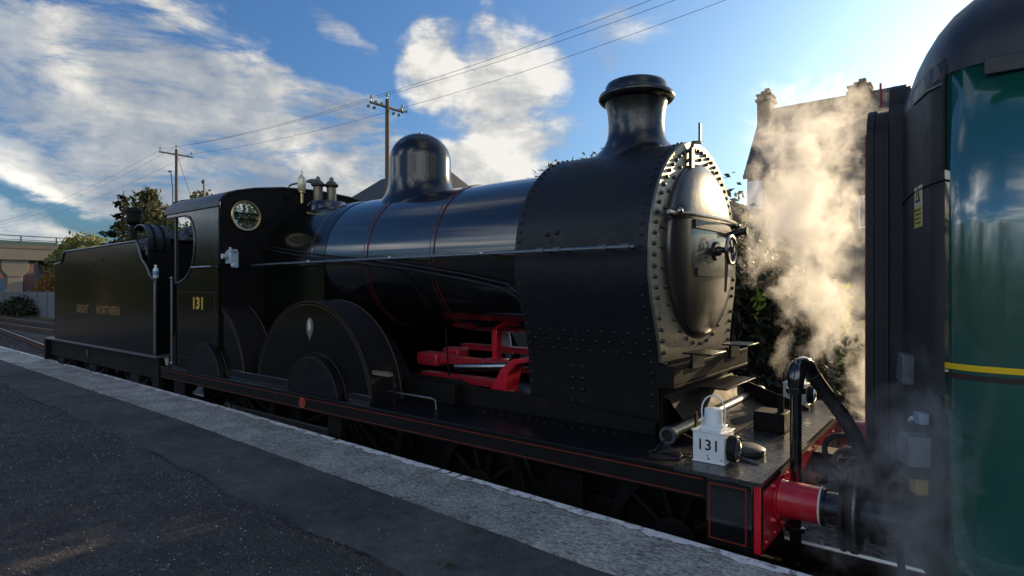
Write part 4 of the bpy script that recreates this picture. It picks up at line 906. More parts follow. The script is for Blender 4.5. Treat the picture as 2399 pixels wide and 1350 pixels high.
# roof: arched, domed at this end
def roof_ring(x, n=40):
    if x < .70: k = max(0, min(1, (x+.30)/1.0)); h = .77*math.sqrt(max(0, 1-(1-k)**2.0)); 
    else: h = .77
    ys = [p[1] for p in (endp[1:]+corner[1:])]; xs_ = [p[0] for p in (endp[1:]+corner[1:])]
    w = C - float(np.interp(x, xs_, ys)) + .008
    return [(x, C - w*math.cos(PI*i/n), ZE + .0 + h*math.sin(PI*i/n)**.80) for i in range(n+1)]
g = MB(); g.rings([roof_ring(x) for x in [-.298, -.285, -.27, -.25, -.22, -.18, -.13, -.07, 0, .08, .17, .27, .38, .5, .62, .8, 1.2, 4, 8, 12, 17.5]], close=False, cap=False); rf_ = K('roof', g, roofgrey, smooth=70)
g = MB()
for x in (.30, 2.4, 4.6, 6.8):
    rr = roof_ring(x); g.rings([[(x-.012, y, z+.001) for x, y, z in rr], [(x-.010, y, z+.006) for x, y, z in rr], [(x+.010, y, z+.006) for x, y, z in rr], [(x+.012, y, z+.001) for x, y, z in rr]], close=False, cap=False)
K('roof_seam', g, M('seam_dark', (.02, .022, .026), .5), rf_, smooth=50)
g = MB(); g.box(.03, 16, 2.925, 2.937, 3.075, 3.14); K('gutter', g, M('gutter_dark', (.02, .021, .024), .45), bevel=.004)
g = MB(); g.plate([(C-.66, ZB), (C-.66, 3.2), (C-.5, 3.36), (C+.5, 3.36), (C+.66, 3.2), (C+.66, ZB)], 'x', -.29, -.27); K('end_bulkhead', g, greyend)
# joint lines between end panel, roof and side
g = MB(); g.tube([(-.097, 3.026, z) for z in np.linspace(2.74, 3.11, 6)] + [(-.08, 3.02, 3.17), (-.03, 3.03, 3.23), (.05, 3.05, 3.27), (.2, 3.07, 3.30), (.5, 3.07, 3.31)], .006, 6); K('corner_seal', g, rubber)
g = MB(); g.tube([(x-.002, y-.004, 2.70+.0*(y-3)) for x, y in endp[1:]], .004, 6); K('panel_joint', g, rubber)
g = MB(); g.tube([(-.10, 3.03, 3.10), (-.16, 3.15, 3.112), (-.225, 3.38, 3.122)], .006, 6); K('panel_trim', g, palegrey)
# gangway: concertina of frames
def gang(x0, x1, w, zt, name, m):
    r = .16; pts = [(C-w, ZB), (C-w, zt-r)] + arc2(C-w+r, zt-r, r, 180, 90, 6) + arc2(C+w-r, zt-r, r, 90, 0, 6) + [(C+w, zt-r), (C+w, ZB)]
    inn = [(C-w+.09, ZB), (C-w+.09, zt-.12)] + [(C+w-.09, zt-.12), (C+w-.09, ZB)]
    g = MB(); g.plate(pts + list(reversed(inn)), 'x', x0, x1); return K(name, g, m, bevel=.012, smooth=40)
gm = M('gangway_black', (.012, .012, .014), .6, var=.3, bump=.15, bs=30)
gang(-.47, -.435, .60, 3.26, 'gangway_plate', gm)
for i, x in enumerate((-.433, -.411, -.389)): gang(x, x+.021, .592, 3.25, 'bellows_fold', gm)
gang(-.366, -.29, .575, 3.39, 'gangway_collar', gm)
g = MB(); g.box(-.43, -.30, C-.50, C+.50, ZB, 3.15); K('gangway_lining', g, gm)
g = MB(); g.box(-.477, -.471, C-.60, C-.585, ZB, 3.1); K('gangway_trim', g, redd)
g = MB(); g.tube([(-.42, 3.95, 3.28), (-.42, 3.95, 3.42)], .006, 6); K('aerial_rod', g, redd)
# warning sign on the end panel
n_ = Vector((-.27, -.09, 0)).normalized(); 
def end_pt(y, z, off=.004):
    xs_ = [p[0] for p in endp]; ys_ = [p[1] for p in endp]; x = float(np.interp(y, list(reversed(ys_)), list(reversed(xs_))))
    tg = Vector((float(np.interp(y+.01, list(reversed(ys_)), list(reversed(xs_))))-x, .01, 0)).normalized(); nn = Vector((-tg.y, tg.x, 0)); nn = nn if nn.x < 0 else -nn
    return Vector((x, y, z)) + nn*off, tg, nn
def end_quad(y0, y1, z0, z1, off, name, mat, parent=None, th=.002):
    a, tg, nn = end_pt(y0, z0, off); b, _, nb = end_pt(y1, z0, off)
    g = MB(); up = Vector((0, 0, z1-z0)); g.hexa([a, b, b+nb*th, a+nn*th, a+up, b+up, b+nb*th+up, a+nn*th+up]); return K(name, g, mat, parent)
sg = end_quad(3.235, 3.36, 2.53, 2.72, .002, 'warning_sign', M('sign_cream', (.62, .60, .45), .5, var=.1))
end_quad(3.24, 3.355, 2.535, 2.625, .0045, 'sign_text_panel', M('sign_yellow', (.60, .48, .08), .5), sg, .001)
a, tg, nn = end_pt(3.30, 2.675, .0055)
def tri(c, r, tg): return [c - tg*r*.8 + Vector((0,0,-r*.6)), c + tg*r*.8 + Vector((0,0,-r*.6)), c + Vector((0,0,r))]
g = MB(); q = tri(a, .046, tg); g.add([*q, *[p+nn*.001 for p in q]], [(0,1,2),(3,4,5),(0,1,4,3),(1,2,5,4),(2,0,3,5)]); K('warning_triangle', g, blackink, sg)
q = tri(a+nn*.0015, .032, tg); g = MB(); g.add([*q, *[p+nn*.001 for p in q]], [(0,1,2),(3,4,5),(0,1,4,3),(1,2,5,4),(2,0,3,5)]); K('triangle_field', g, M('sign_yellow', (.60, .48, .08), .5), sg)
g = MB(); c0 = a+nn*.003; g.tube([c0+Vector((0,0,.014)), c0+Vector((0,0,-.006))], .003, 6); g.ball(c0+Vector((0,0,-.013)), .003, 6)
for k in range(4):
    a2, _, n2 = end_pt(3.25, 2.61-k*.02, .0065); b2, _, _ = end_pt(3.345-.02*(k % 2), 2.61-k*.02, .0065); g.tube([a2, b2], .0025, 4)
K('sign_marks', g, blackink, sg)
# end fittings: junction box, tail lamp, handles
a, tg, nn = end_pt(3.52, 2.0, .0)
g = MB(); q0, t0_, n0 = end_pt(3.44, 1.90, 0); 
def endbox(y0, y1, z0, z1, d0, d1, name, mat, taper=0.):
    a, _, na = end_pt(y0, z0, 0); b, _, nb = end_pt(y1, z0, 0); up = Vector((0, 0, z1-z0))
    A = [a+na*d0, b+nb*d0, b+nb*d1, a+na*d1]; dn = Vector((0,0,0)); tp = (b-a)*taper
    g = MB(); g.hexa(A + [A[0]+up, A[1]+up-tp, A[2]+up-tp, A[3]+up]); return K(name, g, mat, bevel=.006)
endbox(3.36, 3.58, 1.79, 1.93, .0, .05, 'jumper_box', palegrey, .25)
endbox(3.10, 3.15, 1.66, 1.71, .02, .06, 'lamp_bracket', M('pale_blue_grey', (.25, .32, .40), .4))
tl = endbox(3.085, 3.19, 1.48, 1.61, .02, .11, 'tail_lamp', M('tail_lamp_grey', (.13, .155, .18), .4, var=.3, vs=20), .1)
endbox(3.09, 3.185, 1.43, 1.475, .02, .10, 'tail_lamp_base', frameblk)
endbox(3.105, 3.165, 1.355, 1.425, .02, .07, 'hose_cap', yellowbag)
a, tg, nn = end_pt(3.22, 1.655, .05); g = MB(); g.cyl(a-tg*.02+Vector((0,0,.012)), a+tg*.02+Vector((0,0,-.008)), .010, n=10); K('pipe_tag', g, M('bottle_cap_white', (.8, .82, .85), .4))
# carriage buffers, drawgear, pipes, underframe
for y in (3.44, 5.34):
    g = MB(); g.lathe((0, y, 1.105), 'x', [(.12, -.03), (.10, -.06), (.086, -.10), (.084, -.26), (.090, -.262), (.090, -.285), (.078, -.29), (.076, -.46)], 32); b = K('buffer', g, M('greasy_blue_black', (.016, .019, .028), .32, var=.3))
    g = MB(); g.lathe((0, y, 1.125), 'x', [(.02, -.44), (.195, -.445), (.215, -.455), (.218, -.478), (.205, -.492), (.1, -.497), (.01, -.498)], 48); K('head', g, rubber, b)
    g = MB(); g.lathe((0, y, 1.105), 'x', [(.085, -.20), (.105, -.198), (.105, -.168), (.085, -.166)], 28); K('collar', g, frameblk, b)
    g = MB(); g.tube([(-.46+.0*t, y+.205*math.cos(t), 1.125+.205*math.sin(t)) for t in np.linspace(0, 2*PI, 41)], .012, 8, cap=False); K('rim', g, dsteel, b)
g = MB(); g.box(-.06, .10, 3.0, 5.78, .92, 1.24); K('headstock', g, frameblk, bevel=.01)
g = MB(); g.box(.1, 17.4, 3.0, 5.78, .86, .97); g.box(1.6, 4.4, 3.1, 3.25, .35, .75); g.box(1.7, 4.3, 3.2, 5.6, .5, .7); K('underframe', g, frameblk, bevel=.01)
for x in (1.9, 4.1):
    for y in (3.53, 5.12): make_wheel('wheel', x, y, .46, 2, car)
g = MB(); g.tube([(-.17, 3.46, 1.0), (-.14, 3.42, .92), (-.10, 3.35, .86), (0.0, 3.22, .80), (.15, 3.12, .70), (.4, 3.1, .62)], .026, 10); K('brake_pipe', g, rubber)
g = MB()
for k in range(9):
    c = Vector((-.20+.014*k, 3.46-.006*k, .98-.052*k)); pl = [(c.x+.012*math.cos(t)*(k % 2), c.y+.012*math.cos(t)*(1-k % 2), c.z+.032*math.sin(t)) for t in np.linspace(0, 2*PI, 13)]
    g.tube(pl, .0055, 6, cap=False)
K('safety_chain', g, dsteel)
g = MB(); g.box(-.05, .05, 3.40, 3.46, .30, .92); g.box(-.33, -.30, 3.52, 3.56, .25, .70); K('brake_hanger', g, frameblk, bevel=.004)
g = MB(); g.tube([(-.28, 3.55, 1.45), (-.32, 3.52, 1.3), (-.30, 3.54, 1.0), (-.28, 3.6, .7)], .018, 10); K('heating_hose', g, rubber)
# windows further along the side (outside the frame but there)
for x in (2.2, 4.4, 6.6, 8.8, 11.0, 13.2, 15.2):
    g = MB(); g.box(x-.62, x+.62, 2.932, 2.938, 2.06, 2.82); wf = K('window', g, rubber, bevel=.002)
    g = MB(); g.box(x-.58, x+.58, 2.928, 2.931, 2.10, 2.78); K('pane', g, M('dark_pane', (.02, .025, .028), .04), wf)

# ------------------------------------------------------------------ vegetation
def leaves(mb_pts, n, size, shell=.55, flat=0., droop=0.):
    """n folded leaf quads through the volume of a list of ellipsoids (cx,cy,cz,rx,ry,rz)"""
    vol = np.array([b[3]*b[4]*b[5] for b in mb_pts])**.67; pk = RNG.choice(len(mb_pts), n, p=vol/vol.sum())
    B = np.array(mb_pts)[pk]
    d = RNG.normal(size=(n, 3)); d /= np.linalg.norm(d, axis=1)[:, None]
    r = (shell + (1-shell)*RNG.random(n))**1.0 * (1 + RNG.normal(0, .10, n)); r = np.where(RNG.random(n) < .25, r*RNG.random(n)**.4, r)
    c = B[:, :3] + d*r[:, None]*B[:, 3:]
    nr = RNG.normal(size=(n, 3)); nr[:, 2] += flat*2; nr /= np.linalg.norm(nr, axis=1)[:, None]
    u = np.cross(nr, RNG.normal(size=(n, 3))); u /= np.linalg.norm(u, axis=1)[:, None]; w = np.cross(nr, u)
    s = size*(.5+RNG.random(n))[:, None]
    v = np.stack([c-u*s, c+w*s*.45+nr*s*.12, c+u*s, c-w*s*.45+nr*s*.12], 1).reshape(-1, 3)
    m = MB(); m.V = [tuple(q) for q in v.tolist()]; m.F = [(4*i, 4*i+1, 4*i+2, 4*i+3) for i in range(n)]; return m
bark = M('bark', (.05, .042, .033), .9, var=.4, bump=.5, bs=20)
lf_dark = leaf_mat('dark_hedge_leaf', (.012, .018, .008), (.045, .055, .022), .25)
lf_olive = leaf_mat('olive_leaf', (.05, .06, .02), (.16, .15, .06), .35)
lf_conif = leaf_mat('conifer_leaf', (.008, .016, .012), (.035, .05, .03), .15)
lf_yell = leaf_mat('yellow_leaf', (.20, .24, .02), (.42, .45, .05), .6)
lf_orange = leaf_mat('autumn_leaf', (.16, .08, .02), (.34, .18, .05), .4)
lf_grass = leaf_mat('dry_grass', (.05, .055, .02), (.20, .16, .08), .3)
def plant(name, label, cat, loc, blobs, n, size, leafm, trunk=None, group=None, shell=.5, flat=0.):
    t = thing(name, label, cat, loc, group); L = Vector(loc)
    ab = [(L.x+b[0], L.y+b[1], L.z+b[2], *b[3:]) for b in blobs]
    obj('crown', leaves(ab, n, size, shell, flat), leafm, t, smooth=None)
    g = MB()
    if trunk:
        h, r = trunk; g.tube([L+Vector((0, 0, -.1)), L+Vector((.05*h*.3, 0, h*.4)), L+Vector((0, 0, h))], [r, r*.75, r*.35], 9)
        for b in blobs[:7]:
            e = L+Vector(b[:3]); s = L+Vector((0, 0, h*random.uniform(.35, .8))); g.tube([s, s.lerp(e, .5)+Vector((0, 0, .1*h*.3)), e], [r*.4, r*.25, r*.08], 6)
    else:
        for b in blobs:
            for k in range(3):
                e = L+Vector(b[:3])+Vector((random.uniform(-.5, .5)*b[3], random.uniform(-.5, .5)*b[4], b[5]*random.uniform(.1, .7))); s = Vector((e.x+random.uniform(-.3, .3), e.y+random.uniform(-.3, .3), L.z-.05)); g.tube([s, s.lerp(e, .6), e], [.03, .022, .008], 5)
    obj('trunk' if trunk else 'stems', g, bark, t)
    return t
# hedge across the line, behind the loco front
hb = []
rr = random.Random(5)
for x in np.arange(-13, 3.6, .8):
    h = 1.25+.35*math.sin(x*1.7)+.25*math.sin(x*.6+1)
    if x < -4: h += .1
    hb.append((x, rr.uniform(-.3, .3), h*.5, .85, .75, h*.62)); hb.append((x+.3, .45, h*.9, .65, .6, h*.42))
for x in np.arange(-9.5, -2.2, .6):
    k = 1.5 if -6.2 < x < -2.9 else 1.05  # taller stretch added out of sight behind the smokebox to block low sun
    hb.append((x, .2+rr.uniform(-.15, .15), .85+k, .75, .6, k+.1*math.sin(x*3.3))); hb.append((x+.3, .5, .6+k, .7, .5, k*.9))
plant('hedge', 'dark overgrown hedge along the far side of the track behind the steam', 'hedge', (0, 8.9, 0), hb, 58000, .058, lf_dark, shell=.35)
plant('bramble', 'tall bramble of yellow green sunlit leaves rising from the hedge beside the steam', 'bramble', (-2.35, 8.6, 0), [(0, .1, 1.5, .5, .4, 1.0), (.2, .1, 2.2, .35, .3, .6), (-.35, 0, 2.0, .35, .3, .7), (.5, 0, 1.6, .35, .3, .5)], 2600, .06, lf_dark, shell=.3)
def sprig(label, x, y, z, n, sx, sz):
    m = leaves([(x, y, z, sx, .12, sz)], n, .045, .1); tag(obj('leaf_sprig', m, lf_yell, smooth=None), label, 'leaves', 'yellow leafy shoots on the hedge')
sprig('yellow green leaves lit from behind on the left of the steam, beside the smokebox', -2.22, 8.1, 2.10, 40, .10, .25)
sprig('tall yellow green shoot in the steam, left of the two beside the gangway', -1.20, 8.0, 1.95, 60, .05, .35)
sprig('tall yellow green shoot in the steam, close against the dark gangway', -.93, 8.0, 1.95, 80, .07, .38)
# embankment behind the hedge
g = MB(); g.rings([[(x, 9.9, -.02), (x, 11.5, .7+.1*math.sin(x)), (x, 14, 1.0), (x, 26, 1.2), (x, 26, -.02)] for x in np.linspace(-15, 30, 24)]); obj('embankment', g, earth, smooth=60, kind='structure')

wf = [(x+random.uniform(-1, 1), 62+random.uniform(-2, 2), 3.4, 3.2, 2.2, random.uniform(3.2, 4.8)) for x in np.arange(-14, 60, 3.4)]
tag(obj('woodland', leaves(wf, 9000, .45, .4), lf_dark, smooth=None), 'distant dark tree line beyond the house and carriage', 'woodland', kind='stuff')
def conifer(label, loc, h, w, leafm):
    t = thing('conifer_tree', label, 'tree', loc); L = Vector(loc); blobs = []
    for k in range(26):
        z = h*(.18+.80*k/26); rad = w*(1-k/27.)**.8*random.uniform(.55, 1.1); a = k*2.4
        blobs.append((L.x+rad*.55*math.cos(a), L.y+rad*.55*math.sin(a), L.z+z+.1*rad, rad*.55+.15, rad*.5+.15, .20+.05*h/8))
    obj('crown', leaves(blobs, 5200, .17, .2, .6), leafm, t, smooth=None)
    g = MB(); g.tube([L, L+Vector((0, 0, h*.5)), L+Vector((.1, 0, h))], [.22, .14, .02], 8)
    for b in blobs: g.tube([L+Vector((0, 0, b[2]-L.z-.15)), Vector(b[:3])], [.05, .012], 5)
    obj('trunk', g, bark, t)
conifer('dark conifer with layered branches rising behind the tender coal', (-48.5, 16.2, 0), 9.3, 2.6, lf_conif)
plant('tree', 'olive green bushy tree between the dark conifer and the left telegraph pole', 'tree', (-43.6, 16.2, 0), [(0, 0, 5.6, 2.2, 2, 2.2), (-.8, 0, 7.4, 1.3, 1.2, 1.6), (.8, 0, 6.6, 1.6, 1.4, 1.3), (-1.2, 0, 4.0, 1.8, 1.8, 1.5), (1.6, 0, 4.6, 1.5, 1.5, 1.4), (0, 0, 8.3, .7, .7, .8), (2.2, 0, 5.9, .8, .8, .7)], 7000, .19, lf_olive, (6, .25), shell=.35)
plant('tree', 'thin pale green tree top rising behind the left telegraph pole', 'tree', (-32.6, 14.8, 0), [(0, 0, 5.4, 1.3, 1.2, 1.4), (-.4, 0, 6.8, .8, .8, .8), (1.4, 0, 5.9, .9, .8, .6), (2.6, 0, 6.2, .5, .5, .5), (.3, 0, 4, 1.6, 1.4, 1.4)], 3600, .15, lf_olive, (5.5, .18), shell=.3)
plant('bush', 'pale green bush in front of the bridge end, left of the tender', 'bush', (-57.5, 15.6, 0), [(0, 0, 4.2, 2.4, 1.8, 1.9), (1.8, 0, 4.9, 2.0, 1.6, 1.7), (-1.8, 0, 3.2, 1.6, 1.4, 1.4), (3.5, 0, 5.0, 1.8, 1.5, 1.6), (0, 0, 2, 2.4, 1.8, 1.8), (3, 0, 2.5, 2.4, 1.8, 2)], 6500, .22, leaf_mat('pale_leaf', (.09, .11, .03), (.24, .24, .09), .35), shell=.35)
plant('bush', 'orange brown autumn bush above the concrete fence beside the tender', 'bush', (-56.6, 14.2, 0), [(0, 0, 2.6, 1.9, 1.0, 1.0), (-1.6, 0, 2.2, 1.3, 1, .8), (1.5, 0, 2.6, 1.4, 1, 1.0), (2.5, 0, 1.8, 1.6, 1, 1.2)], 3600, .16, lf_orange, shell=.3)
plant('bush', 'dark green bush before the concrete fence near the tender rear', 'bush', (-58.2, 12.4, 0), [(0, 0, .8, 1.7, .8, .9), (-1.7, 0, .7, 1.3, .8, .8), (1.4, 0, .6, 1.0, .7, .6), (-3.6, 0, .6, 1.3, .8, .6)], 3600, .13, lf_dark, shell=.3)
plant('tree', 'tree tops showing above the boiler in front of the chimney', 'tree', (-13.2, 20, 0), [(-1.2, 0, 6.1, 1.6, 1.2, .8), (.3, 0, 6.6, 1.4, 1.2, .8), (1.7, 0, 6.6, 1.3, 1.1, .9), (-2.6, 0, 5.6, 1.2, 1, .7), (0, 0, 5, 2.5, 1.5, 1.5)], 5200, .13, lf_olive, (5.5, .25), shell=.4)
plant('tree', 'leafy twigs just left of the chimney base', 'tree', (-11.0, 20.2, 0), [(0, 0, 7.0, .9, .8, .7), (.6, 0, 7.5, .5, .5, .5), (-.6, 0, 6.6, .7, .7, .6), (0, 0, 5.5, 1.2, 1, 1.4)], 2400, .11, lf_olive, (6.5, .16), shell=.3)
# rough grass along the far tracks
g = MB(); RG = random.Random(9)
for i in range(5200):
    x = RG.uniform(-62, -18); y = 12.0 + abs(RG.gauss(0, .5)) if i % 3 else RG.uniform(6.3+bend(x)*.6, 8.3); l = RG.uniform(.08, .32)*(1 if i % 3 else .4); a = RG.uniform(0, 6.3); w = .02
    g.add([(x-w, y, 0), (x+w, y, 0), (x+l*.5*math.cos(a), y+l*.5*math.sin(a), l)], [(0,1,2)])
tag(obj('grass', g, lf_grass, smooth=None), 'dry yellowish grass along the far track below the concrete fence', 'grass', kind='stuff')

# trees and hedge across the yard behind the viewer (mirrored in the paintwork)
rr = random.Random(11); wb = []
for x in np.arange(-125, 18, 3.1):
    k = 1.0 if x < -30 else .62 if x < -4 else .42
    h = rr.uniform(6.5, 9)*k; wb += [(x+rr.uniform(-1, 1), -17+rr.uniform(-1, 1), h*.62, 2.3*(.5+k*.5), 2, h*.36), (x+rr.uniform(-1, 1), -16.4, h*.33, 2.2, 1.6, h*.36)]
tag(obj('woodland', leaves(wb, 26000, .30, .4), leaf_mat('yard_leaf', (.018, .035, .012), (.06, .085, .03), .3), smooth=None), 'belt of dark green trees on the yard side behind the platform', 'woodland', kind='stuff')
hb2 = [(x, rr.uniform(-.3, .3), 1.1, 1.1, .8, 1.15+.2*math.sin(x*1.3)) for x in np.arange(-60, 16, 1.4)]
tag(obj('shrubbery', leaves([(b[0], b[1]-14.2, *b[2:]) for b in hb2], 16000, .12, .5), leaf_mat('yard_hedge_leaf', (.018, .030, .012), (.05, .07, .028), .25), smooth=None), 'long dark shrubbery along the yard side behind the platform', 'shrubbery', kind='stuff')
plant('tree', 'green tree seen through the round cab window', 'tree', (-29.6, 16.4, 0), [(0, 0, 5.6, 1.6, 1.5, 1.5), (-1.2, .2, 5.0, 1.2, 1.2, 1.2), (1.2, 0, 4.9, 1.2, 1.2, 1.2), (0, 0, 3.8, 1.9, 1.5, 1.4)], 5200, .13, lf_olive, (5, .18), shell=.35)

# ------------------------------------------------------------------ houses, bridge, poles, lamps, wires
slate = M('slate', (.05, .053, .06), .7, var=.3, vs=3, bump=.3, bs=12)
render_ = M('house_render', (.26, .22, .17), .85, var=.2, vs=1.5, bump=.2, bs=8)
brick_ = M('chimney_brick', (.16, .11, .08), .85, var=.3, vs=6, bump=.4, bs=18)
pot = M('chimney_pot', (.24, .13, .07), .8)
def house(label, x0, x1, y0, y1, ze, zr, chims, windows, over=.35):
    t = thing('house', label, 'house', ((x0+x1)/2, (y0+y1)/2, 0)); ym = (y0+y1)/2
    g = MB(); g.plate([(y0, -.1), (y1, -.1), (y1, ze), (ym, zr-.15), (y0, ze)], 'x', x0, x1); wl = obj('wall', g, render_, t, smooth=30)
    k = (zr-ze)/(ym-y0)
    roof = MB(); th = .09
    for s in (1, -1):
        ye = y0-over if s > 0 else y1+over; zee = ze-over*k
        a = [(x0-.14, ye, zee), (x1+.14, ye, zee), (x1+.14, ym, zr), (x0-.14, ym, zr)]
        roof.hexa(a + [(x, y, z+th) for x, y, z in a])
    rf = obj('roof', roof, slate, t, smooth=20)
    # courses of slates as lapped strips on the near slope
    ln = MB(); nC = 15
    for i in range(nC):
        f0, f1 = i/nC, (i+1)/nC; ya, yb = y0-over+(ym-y0+over)*f0, y0-over+(ym-y0+over)*f1; za, zb = ze-over*k+(zr-ze+over*k)*f0, ze-over*k+(zr-ze+over*k)*f1
        ln.hexa([(x0-.15, ya, za+th+.004), (x1+.15, ya, za+th+.004), (x1+.15, yb, zb+th+.004), (x0-.15, yb, zb+th+.004), (x0-.15, ya, za+th+.045), (x1+.15, ya, za+th+.045), (x1+.15, yb, zb+th+.006), (x0-.15, yb, zb+th+.006)])
    obj('slate_courses', ln, slate, rf, smooth=20)
    g = MB(); g.cyl((x0-.15, ym, zr+th), (x1+.15, ym, zr+th), .10, n=10); obj('ridge', g, slate, rf)
    for cx, w, h in chims:
        g = MB(); g.box(cx-w/2, cx+w/2, ym-.45, ym+.45, zr-1.2, zr+h); g.box(cx-w/2-.07, cx+w/2+.07, ym-.52, ym+.52, zr+h-.28, zr+h-.14); g.box(cx-w/2-.04, cx+w/2+.04, ym-.49, ym+.49, zr+h, zr+h+.10); ch = obj('chimney_stack', g, brick_, t, bevel=.02)
        g = MB(); g.box(cx-w*.28, cx+w*.28, ym-.3, ym+.3, zr+h+.10, zr+h+.26); g.box(cx-w*.05, cx+w*.28, ym-.2, ym+.2, zr+h+.26, zr+h+.40); obj('chimney_head', g, brick_, ch, bevel=.02)
    for wx, wz, ww, wh in windows:
        g = MB(); g.box(wx-ww/2, wx+ww/2, y0-.03, y0+.02, wz-wh/2, wz+wh/2); wn = obj('window', g, M('window_frame_white', (.75, .75, .72), .5), t, bevel=.01)
        for s in (-1, 1):
            g = MB(); g.box(wx+s*ww/4-ww/4+.06, wx+s*ww/4+ww/4-.03, y0-.045, y0-.032, wz-wh/2+.08, wz+wh/2-.08); obj('pane', g, M('sky_pane', (.10, .12, .14), .05), wn)
    return t
house('large grey house with steep slate roof and two brick chimneys behind the steam', -8.0, -2.4, 27.3, 32.7, 7.3, 10.7, ((-7.9, .62, .75), (-3.95, .85, .35)), ((-3.2, 5.3, .9, 1.3),), .15)
# white gable board hung on the near left corner
nb = thing('notice_board', 'white board fixed on the corner of the large house above the hedge', 'board', (-8.0, 27.1, 6.0))
g = MB(); g.box(-7.95, -7.35, 27.20, 27.26, 5.75, 7.0); obj('panel', g, M('board_white', (.7, .72, .74), .5), nb, bevel=.01)
g = MB(); g.box(-7.98, -7.32, 27.26, 27.29, 5.72, 7.03); obj('frame', g, M('board_grey', (.3, .3, .3), .6), nb)
ob = thing('outbuilding', 'low flat topped stone outbuilding with a finial, left of the large house', 'building', (-10.2, 28, 0))
g = MB(); g.box(-11.6, -8.6, 27, 31, -.1, 6.0); obj('wall', g, render_, ob); g = MB(); g.box(-11.7, -8.5, 26.9, 31.1, 6.0, 6.15); obj('coping', g, slate, ob, bevel=.02)
g = MB(); g.lathe((-9.6, 27.2, 6.15), 'z', [(.16, 0), (.16, .12), (.09, .16), (.13, .3), (.05, .42), (.01, .5)], 12); obj('finial', g, brick_, ob)
# hipped roof seen between safety valves and dome
h2 = thing('house', 'distant house whose dark hipped roof shows left of the dome', 'house', (-36.5, 31, 0))
g = MB(); g.box(-40.5, -30, 29, 35, -.1, 8.6); obj('wall', g, render_, h2)
g = MB(); g.hexa([(-41, 28.5, 8.6), (-29.5, 28.5, 8.6), (-29.5, 35.5, 8.6), (-41, 35.5, 8.6), (-38.3, 31.5, 11.2), (-31.5, 31.5, 11.2), (-31.5, 32.5, 11.2), (-38.3, 32.5, 11.2)]); obj('roof', g, slate, h2, smooth=10)
g = MB(); g.box(-40.52, -30, 28.95, 29, 8.3, 8.55); obj('gutter', g, rubber, h2)
# road bridge
conc = M('bridge_concrete', (.23, .205, .175), .8, var=.15, vs=.8, bump=.2, bs=3, dirt=(.22, .19, .16), dirt_s=.6)
br = thing('road_bridge', 'concrete road bridge with green railings crossing the railway at far left', 'bridge', (-72, 10, 0))
BX = -70
g = MB(); g.box(BX-9, BX, -30, 18.6, 5.95, 6.28); obj('deck', g, M('bridge_fascia', (.20, .17, .14), .85, var=.3, bump=.3, bs=3), br)
for y0 in (0,):
    g = MB(); g.box(BX-.9, BX+.05, -30, 18.2, 4.88, 5.50); g.box(BX-.7, BX-.05, -30, 18.2, 5.50, 5.95); obj('beam', g, conc, br)
    for k in range(3):
        g = MB(); g.box(BX-3.6-2.4*k, BX-2.8-2.4*k, -30, 18.2, 4.9, 5.95); obj('beam', g, conc, br)
for y in (-16, 0.5, 14.6):
    g = MB(); g.box(BX-1.3, BX-.2, y-.55, y+.55, -.1, 3.3); pr = obj('pier', g, conc, br, bevel=.05)
    g = MB(); g.plate([(y-.55, 3.3), (y+.55, 3.3), (y+1.0, 4.0), (y+1.0, 4.87), (y-1.0, 4.87), (y-1.0, 4.0)], 'x', BX-1.35, BX-.15); obj('pier_head', g, conc, pr, bevel=.03)
g = MB(); g.plate([(18.0, -.1), (24, -.1), (24, 6.2), (18.6, 6.2), (18.0, 4.8)], 'x', BX-9, BX-.1); obj('abutment', g, M('bridge_fascia', (.20, .17, .14), .85), br)
railm = M('bridge_rail_green', (.10, .17, .15), .5, .2, var=.2)
g = MB(); g.box(BX-.08, BX-.02, -30, 20, 7.08, 7.16); g.box(BX-.07, BX-.03, -30, 20, 6.72, 6.78); g.box(BX-.07, BX-.03, -30, 20, 6.42, 6.48); obj('railing', g, railm, br)
for y in np.arange(-28.2, 20, 2.7):
    g = MB(); g.box(BX-.12, BX, y-.05, y+.05, 6.28, 7.12); obj('railing_post', g, railm, br)
g = MB(); g.box(BX-8.9, BX-8.8, -30, 20, 6.28, 7.2); obj('far_parapet', g, railm, br)
# bridge side embankment, blocks behind
g = MB(); g.rings([[(x, 18.3, -.02), (x, 22, 4.5), (x, 60, 5.6), (x, 60, -.02)] for x in (-100, -69)]); obj('bank', g, earth, smooth=60, kind='structure')
fb = thing('building', 'brick building with blue panel seen under the bridge', 'building', (-90, 17, 0))
g = MB(); g.box(-96, -88, 15.2, 26, -.1, 5.4); obj('wall', g, M('dull_brick', (.24, .13, .11), .85, var=.25, bump=.2), fb); g = MB(); g.box(-87.99, -87.9, 16.4, 19.0, 1.6, 3.3); obj('panel', g, M('blue_panel', (.20, .33, .45), .5), fb); g = MB(); g.box(-96.2, -87.8, 15.0, 26, 5.4, 5.6); obj('roof', g, slate, fb)
# concrete panel fence: posts and panels
fe = thing('concrete_fence', 'pale concrete panel fence along the far side of the tracks by the bridge', 'fence', (-60, 13.2, 0))
fm = M('fence_concrete', (.15, .165, .18), .85, var=.3, vs=1.4, bump=.3, bs=8, dirt=(.16, .16, .15), dirt_s=1.5)
pn = MB(); pn.box(-1.18, 1.18, 13.15, 13.22, .02, 1.95); po = MB(); po.box(-.08, .08, 13.08, 13.26, -.1, 2.05); p0 = q0 = None
for i, x in enumerate(np.arange(-68, -22, 2.5)):
    if p0 is None: p0 = obj('panel', pn, fm, fe); q0 = obj('post', po, fm, fe, bevel=.01); p_, q_ = p0, q0
    else:
        p_ = p0.copy(); COL.objects.link(p_); q_ = q0.copy(); COL.objects.link(q_)
    p_.location.x = x - WORLD[fe].x; q_.location.x = x + 1.25 - WORLD[fe].x
